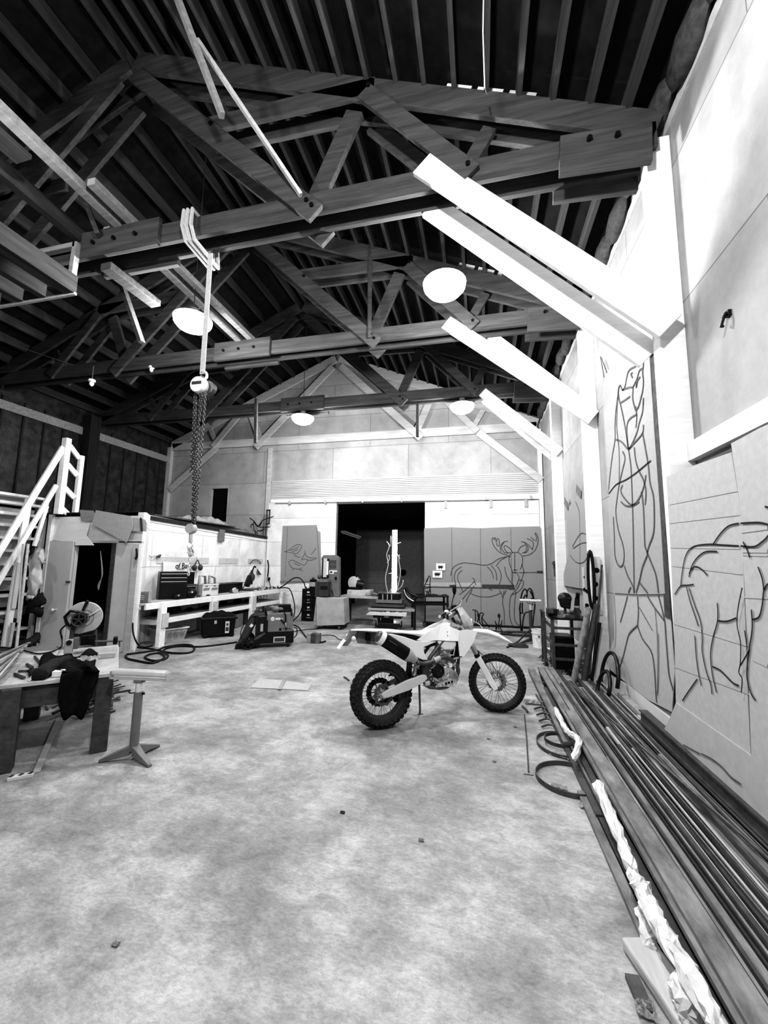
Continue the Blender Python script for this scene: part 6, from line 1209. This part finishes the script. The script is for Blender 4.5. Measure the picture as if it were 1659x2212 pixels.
for k in range(14):
    a=at(*ZM(160+k*22,730),Y=10.1); b=a+V((rr.uniform(-.15,.2),rr.uniform(-.1,.1),0)); a.z=b.z=zt4+.035; g.tube([a,(a+b)/2+V((0,0,.03)),b],.009,5)
tag(g.fin('wire_offcuts','blkm'),'loose wire offcuts scattered over the steel side table','offcuts',kind='stuff')
p=at(925,1353,Z=0); t=thing('floor_jack','low black floor jack with an upright handle under the side table','jack',p)
G().box(p+V((.15,0,.07)),(.55,.2,.08),rz=-.1).fin('chassis','blk',t,bev=.02); G().cyl(p+V((-.08,0,.06)),p+V((-.08,.02,.75)),.016).fin('handle','blkm',t)
for s in (-1,1): G().cyl(p+V((-.08,s*.1,.05)),p+V((-.08,s*.13,.05)),.05,n=14).cyl(p+V((.38,s*.1-.03,.035)),p+V((.38,s*.12-.03,.035)),.035,n=14).fin('wheel','gun',t)
# ================================================================ timber saw table in the left foreground
TZ=.63; A_=at(250,1452,Z=TZ); C_=at(251,1397,Z=TZ); ux=(at(0,1480,Z=TZ)-A_).normalized(); uy=V((-ux.y,ux.x,0)); uy=uy if uy.dot(C_-A_)>0 else -uy
dp=(C_-A_).dot(uy)
t=thing('saw_table','low heavy timber table with a pale plywood top in the left foreground','table',(A_.x,A_.y,0))
T=lambda u,v,z:V((A_.x,A_.y,0))+ux*u+uy*v+V((0,0,z))
G().prism([T(-.02,-.02,TZ-.03),T(2.2,-.02,TZ-.03),T(2.2,dp+.1,TZ-.03),T(-.02,dp+.1,TZ-.03)],(0,0,.03)).fin('tabletop','ply',t,bev=.003)
G().beam(T(.1,.04,TZ-.12),T(2.2,.04,TZ-.12),.05,.16).fin('apron','dw',t,bev=.004); G().beam(T(.1,dp,TZ-.12),T(2.2,dp,TZ-.12),.05,.16).fin('apron','dw',t)
G().beam(T(.09,.04,TZ-.12),T(.09,dp,TZ-.12),.05,.16).fin('end_apron','dw',t)
for u,v in ((.07,.05),(.66,.0),(.07,dp-.02),(.66,dp)): G().prism([T(u-.06,v-.06,0),T(u+.06,v-.06,0),T(u+.06,v+.06,0),T(u-.06,v+.06,0)],(0,0,TZ-.03)).fin('leg','dw',t,bev=.006)
# abrasive saw
f=Fr((T(.32,dp*.62,0).x,T(.32,dp*.62,0).y,TZ),math.radians(44)); t=thing('cut_off_saw','cut-off saw with a big clear round guard on the timber table','saw',f.w(0,0,TZ))
def fc(px,py,y=0): x,z=f.s2(px,py,y); return f.w(x,y,z)
x0_,z0_=f.s2(140,1412,-.12); x1_,_=f.s2(251,1395,-.12)
G().prism([f.w(x0_,-.12,TZ),f.w(x1_,-.12,TZ),f.w(x1_,.2,TZ),f.w(x0_,.2,TZ)],(0,0,.05)).fin('base_plate','lg',t,bev=.005)
c=fc(181,1335,0); r=abs(f.s2(222,1335,0)[0]-f.s2(181,1335,0)[0]); 
g=G(); A2=[];n=40
ring=[c+f.e*r*math.cos(a)+V((0,0,1))*r*math.sin(a) for a in [2*PI*k/n for k in range(n) ] if not (4.6<a<5.3)]
g.prism(ring,f.n*.05); g.fin('clear_guard','lg',t,bev=.006)
G().lathe([(r*.5,-.002),(r*.53,-.002),(r*.53,.0),(r*.5,.0)],(0,0,0),'Y',30,closed=True).xf(Matrix.Translation(c-f.n*.004)@Matrix.Rotation(f.rz,4,'Z')).fin('guard_ring','mg',t)
G().lathe([(r*.28,-.002),(r*.32,-.002),(r*.32,.0),(r*.28,.0)],(0,0,0),'Y',30,closed=True).xf(Matrix.Translation(c-f.n*.004)@Matrix.Rotation(f.rz,4,'Z')).fin('guard_ring','dkg',t)
c2=fc(171,1338,-.06); rw=.06
g=G().lathe([(rw*.82,-.01),(rw,-.012),(rw,.01),(rw*.82,.008)],(0,0,0),'Y',26,closed=True)
for k in range(5): a=2*PI*k/5+.3; g.beam((0,0,0),(rw*.9*math.cos(a),0,rw*.9*math.sin(a)),.01,.02,(0,1,0))
g.xf(Matrix.Translation(c2-f.n*.03)@Matrix.Rotation(f.rz,4,'Z')).fin('pulley_cover','dkg',t); G().cyl(c2-f.n*.02,c2+f.n*.06,rw*1.05,n=24).fin('motor','blk',t,smooth=True)
f.poly(G(),[(148,1383),(155,1345),(166,1345),(160,1365),(156,1384)],-.04,.02).fin('pivot_arm','dkg',t,bev=.006); f.poly(G(),[(176,1318),(186,1296),(191,1297),(192,1301),(180,1322)],-.07,-.03).fin('guard_arm','blk',t,bev=.008)
g=G(); g.tube(f.path([(168,1322),(152,1320),(140,1333),(144,1345),(150,1352),(160,1345),(172,1327)],-.05),.014,7,closed=True); g.fin('d_handle','blk',t,smooth='all')
G().tube(f.path([(192,1330),(205,1323),(216,1316)],-.02),.006,6).fin('guard_lever','chrome',t)
f.box(G(),(158,1378),(168,1402),-.06,0).fin('clamp_post','mg',t,bev=.005); f.box(G(),(140,1383),(155,1412),-.1,-.02).fin('pivot_block','lg',t,bev=.006); g=G(); g.cyl(fc(149,1388,-.11),fc(149,1388,-.1),.022,n=16); g.fin('pivot_bolt','blk',t)
G().tube(f.path([(200,1386),(265,1384)],-.02),.01,8).fin('vise_screw','gun',t); f.box(G(),(245,1377),(253,1392),-.05,.02).fin('vise_nut','blk',t,bev=.006); f.box(G(),(192,1380),(204,1393),-.06,.06).fin('vise_jaw','blk',t); G().tube(f.path([(258,1384),(258,1397)],-.02),.007,6).fin('vise_handle','gun',t)
f.box(G(),(175,1375),(205,1392),.02,.1).fin('fence','blkm',t); G().tube(f.path([(205,1360),(205,1395)],.05),.02,8).fin('rear_post','dkg',t)
wires('power_cable','black power cable curling from the cut-off saw over the left of the table','cable',[[fc(146,1348,-.04),fc(131,1362,-.04),fc(134,1380,-.05)]+[at(px,py,Z=TZ+.012) for px,py in ((132,1398),(110,1408),(80,1412),(50,1405),(25,1402),(5,1398),(-30,1402))]],'blk',.008)
# stock bars over the table
rr=random.Random(4)
for k in range(9):
    a=at(64-k*3,1388+k*3,Z=TZ+.02+.011*k); b=at(-40,1432+k*9,Z=TZ+.012+.011*k); g=G(); (g.cyl(a,b,.008,n=7) if k%3 else g.beam(a,b,.025,.012)); tag(g.fin('steel_bar',('stl','gun','lg')[k%3]),'steel bar fanned out over the far left of the timber table','bar','steel bars on the timber table')
for k,(p,q,r,m,lab) in enumerate((((40,1450),(88,1448),.01,'gun','dark bar lying across the plywood in front of the jacket'),((32,1456),(52,1464),.012,'gun','short dark bar at the front edge of the timber table'),((75,1418),(92,1438),.01,'dkg','dark rod sticking out behind the jacket'),((58,1435),(70,1442),.012,'gun','short bent offcut between the bars on the table'),((72,1460),(64,1468),.012,'chrome','short tube with a bright cut end at the table edge'),((90,1420),(150,1416),.008,'gun','thin rod lying under the saw base plate'))):
    tag(G().cyl(at(*p,Z=TZ+.014),at(*q,Z=TZ+.014),r,n=8).fin('steel_bar',m),lab,'bar')
g=G(); P=[at(px,py,Z=TZ+.002) for px,py in ((0,1478),(8,1476),(45,1436),(30,1436))]; g.prism(P,(0,0,.004)); tag(g.fin('dark_board_strip','mid'),'flat dark strip lying on the plywood at the left edge','strip')
# draped jacket
t=thing('dark_jacket','dark jacket draped over the front edge of the timber table','jacket',at(180,1450,Z=TZ))
Zt=zmap(0,1260,4.366)
g=G()
def jk(u,v):
    # u across, v from back of heap over the table edge and down
    if v<.45:
        q=v/.45; px=390+u*(930-390)-40*q; py=690+q*120+60*(1-u)*(.8); p=at(*Zt(px,py),Z=TZ); z=TZ+.04+.07*math.sin(PI*min(1,q*1.1))*(.6+.4*math.sin(u*9))+.02*math.sin(u*17); return (p.x,p.y,z)
    q=(v-.45)/.55; px=590+u*350-10*q; e=at(*Zt(px,840),Z=TZ+.04); dr=(.1+.26*max(0,1-(2*abs(u-.45))**2.2)+.05*math.sin(u*11))*q
    e2=A_+ux*(e-A_).dot(ux)-uy*(.045+.02*math.sin(u*14+q*3)); w_=min(1,q*4.4); e3=V((e.x,e.y,0))*(1-w_)+V((e2.x,e2.y,0))*w_; return (e3.x,e3.y,TZ+.045-(dr+.02)*max(0,q-.2)/.8)
g.grid(jk,22,22,.012); g.fin('body','cloth',t,smooth='all')
g=G(); g.tube(smoothpath([at(*Zt(640,720),Z=TZ+.06),at(*Zt(520,760),Z=TZ+.06),at(*Zt(430,820),Z=TZ+.05),at(*Zt(370,870),Z=TZ+.04)],5),[.04]*5+[.05]*5+[.055]*5+[.05],10); g.fin('sleeve','cloth',t,smooth='all')
tg=thing('work_glove','dark fingered work glove lying at the end of the jacket sleeve','glove',at(*Zt(300,850),Z=TZ)); g=G(); c=at(*Zt(330,830),Z=TZ+.025); g.ball(c,.04,12,(1.3,1,.6)); 
for k in range(4): e=at(*Zt(262+k*6,842+k*14-10),Z=TZ+.015); g.tube([c,(c+e)/2+V((0,0,.02)),e],[.013,.012,.009],7)
g.fin('glove','cloth',tg,smooth='all')
tg=thing('work_glove','second dark work glove lying behind the jacket near the saw','glove',at(*Zt(880,670),Z=TZ)); g=G(); c=at(*Zt(860,665),Z=TZ+.025); g.ball(c,.035,12,(1.5,.9,.5)); 
for k in range(4): e=at(*Zt(920+k*10,655+k*7),Z=TZ+.015); g.tube([c,(c+e)/2+V((0,0,.01)),e],[.012,.011,.008],7)
g.fin('glove','cloth',tg,smooth='all')
o=G().beam(at(*Zt(505,850),Z=TZ+.025),at(*Zt(600,845),Z=TZ+.025),.07,.045).fin('white_block','white',bev=.004); tag(o,'small white block on the table in front of the jacket','block')
crumple('paper_scrap','crumpled printed paper on top of the jacket',192,1426,.14,.07,z=TZ+.12,seed=12,h=.04,rz=.5)
# floor: scrap heap under the table, straight edge, level
rr=random.Random(6); g=G()
for k in range(260):
    u=rr.random(); px=20+u*225; py=1500+rr.gauss(0,1)*14+10*math.sin(u*3); p=at(px,min(max(py,1478),1560),Z=.0); a=rr.random()*PI; l=rr.uniform(.04,.22); z=rr.uniform(.006,.07)*(1-abs(u-.45)); g.beam(p+V((0,0,z+.006)),p+V((l*math.cos(a),l*math.sin(a),z+rr.uniform(.004,.03))),rr.uniform(.012,.025),.012)
tag(g.fin('steel_scrap_heap','gun'),'heap of short steel offcuts on the floor under the timber table','scrap',kind='stuff')
for k in range(16):
    p=at(95+rr.random()*160,1490+rr.random()*55,Z=.05); a=rr.random()*PI; l=rr.uniform(.08,.25); tag(G().beam(p,p+V((l*math.cos(a),l*math.sin(a),.01)),.022,.018).fin('scrap_bar',rr.choice(('gun','stl','dkg'))),'short scrap bar on top of the heap under the timber table','scrap bar','scrap bars on the heap')
o=G().beam(at(79,1668,Z=.008),at(128,1552,Z=.008),.045,.012).fin('steel_strip','lg'); tag(o,'long flat strip on the floor between the table legs','strip')
t=thing('spirit_level','short pale spirit level lying on the floor by the near table leg','level',at(45,1677,Z=0)); a=at(17,1682,Z=.012); b=at(73,1672,Z=.012); G().beam(a,b,.05,.024).fin('body','wht2',t,bev=.003)
for q in (.12,.5,.88): c=a+(b-a)*q; G().box(c+V((0,0,.013)),(.022,.03,.004),rz=.3).fin('vial','dkg',t)
g=G(); P=[at(px,py,Z=.003) for px,py in ((541,1486),(607,1489),(665,1492),(673,1479),(610,1470),(560,1467))]; g.prism(P,(0,0,.006)); t=tag(g.fin('cardboard_sheet','card2'),'pale folded cardboard sheet lying flat on the open floor','cardboard')
g=G(); P=[at(px,py,Z=.012) for px,py in ((600,1489),(607,1490),(618,1471),(610,1470))]; g.prism(P,(0,0,.004)); g.fin('fold_crease','mid',t)
floorline('floor_cable','loose curved wire on the floor right of the roller stand',[(283,1491),(278,1494),(284,1497),(292,1495)],.006)
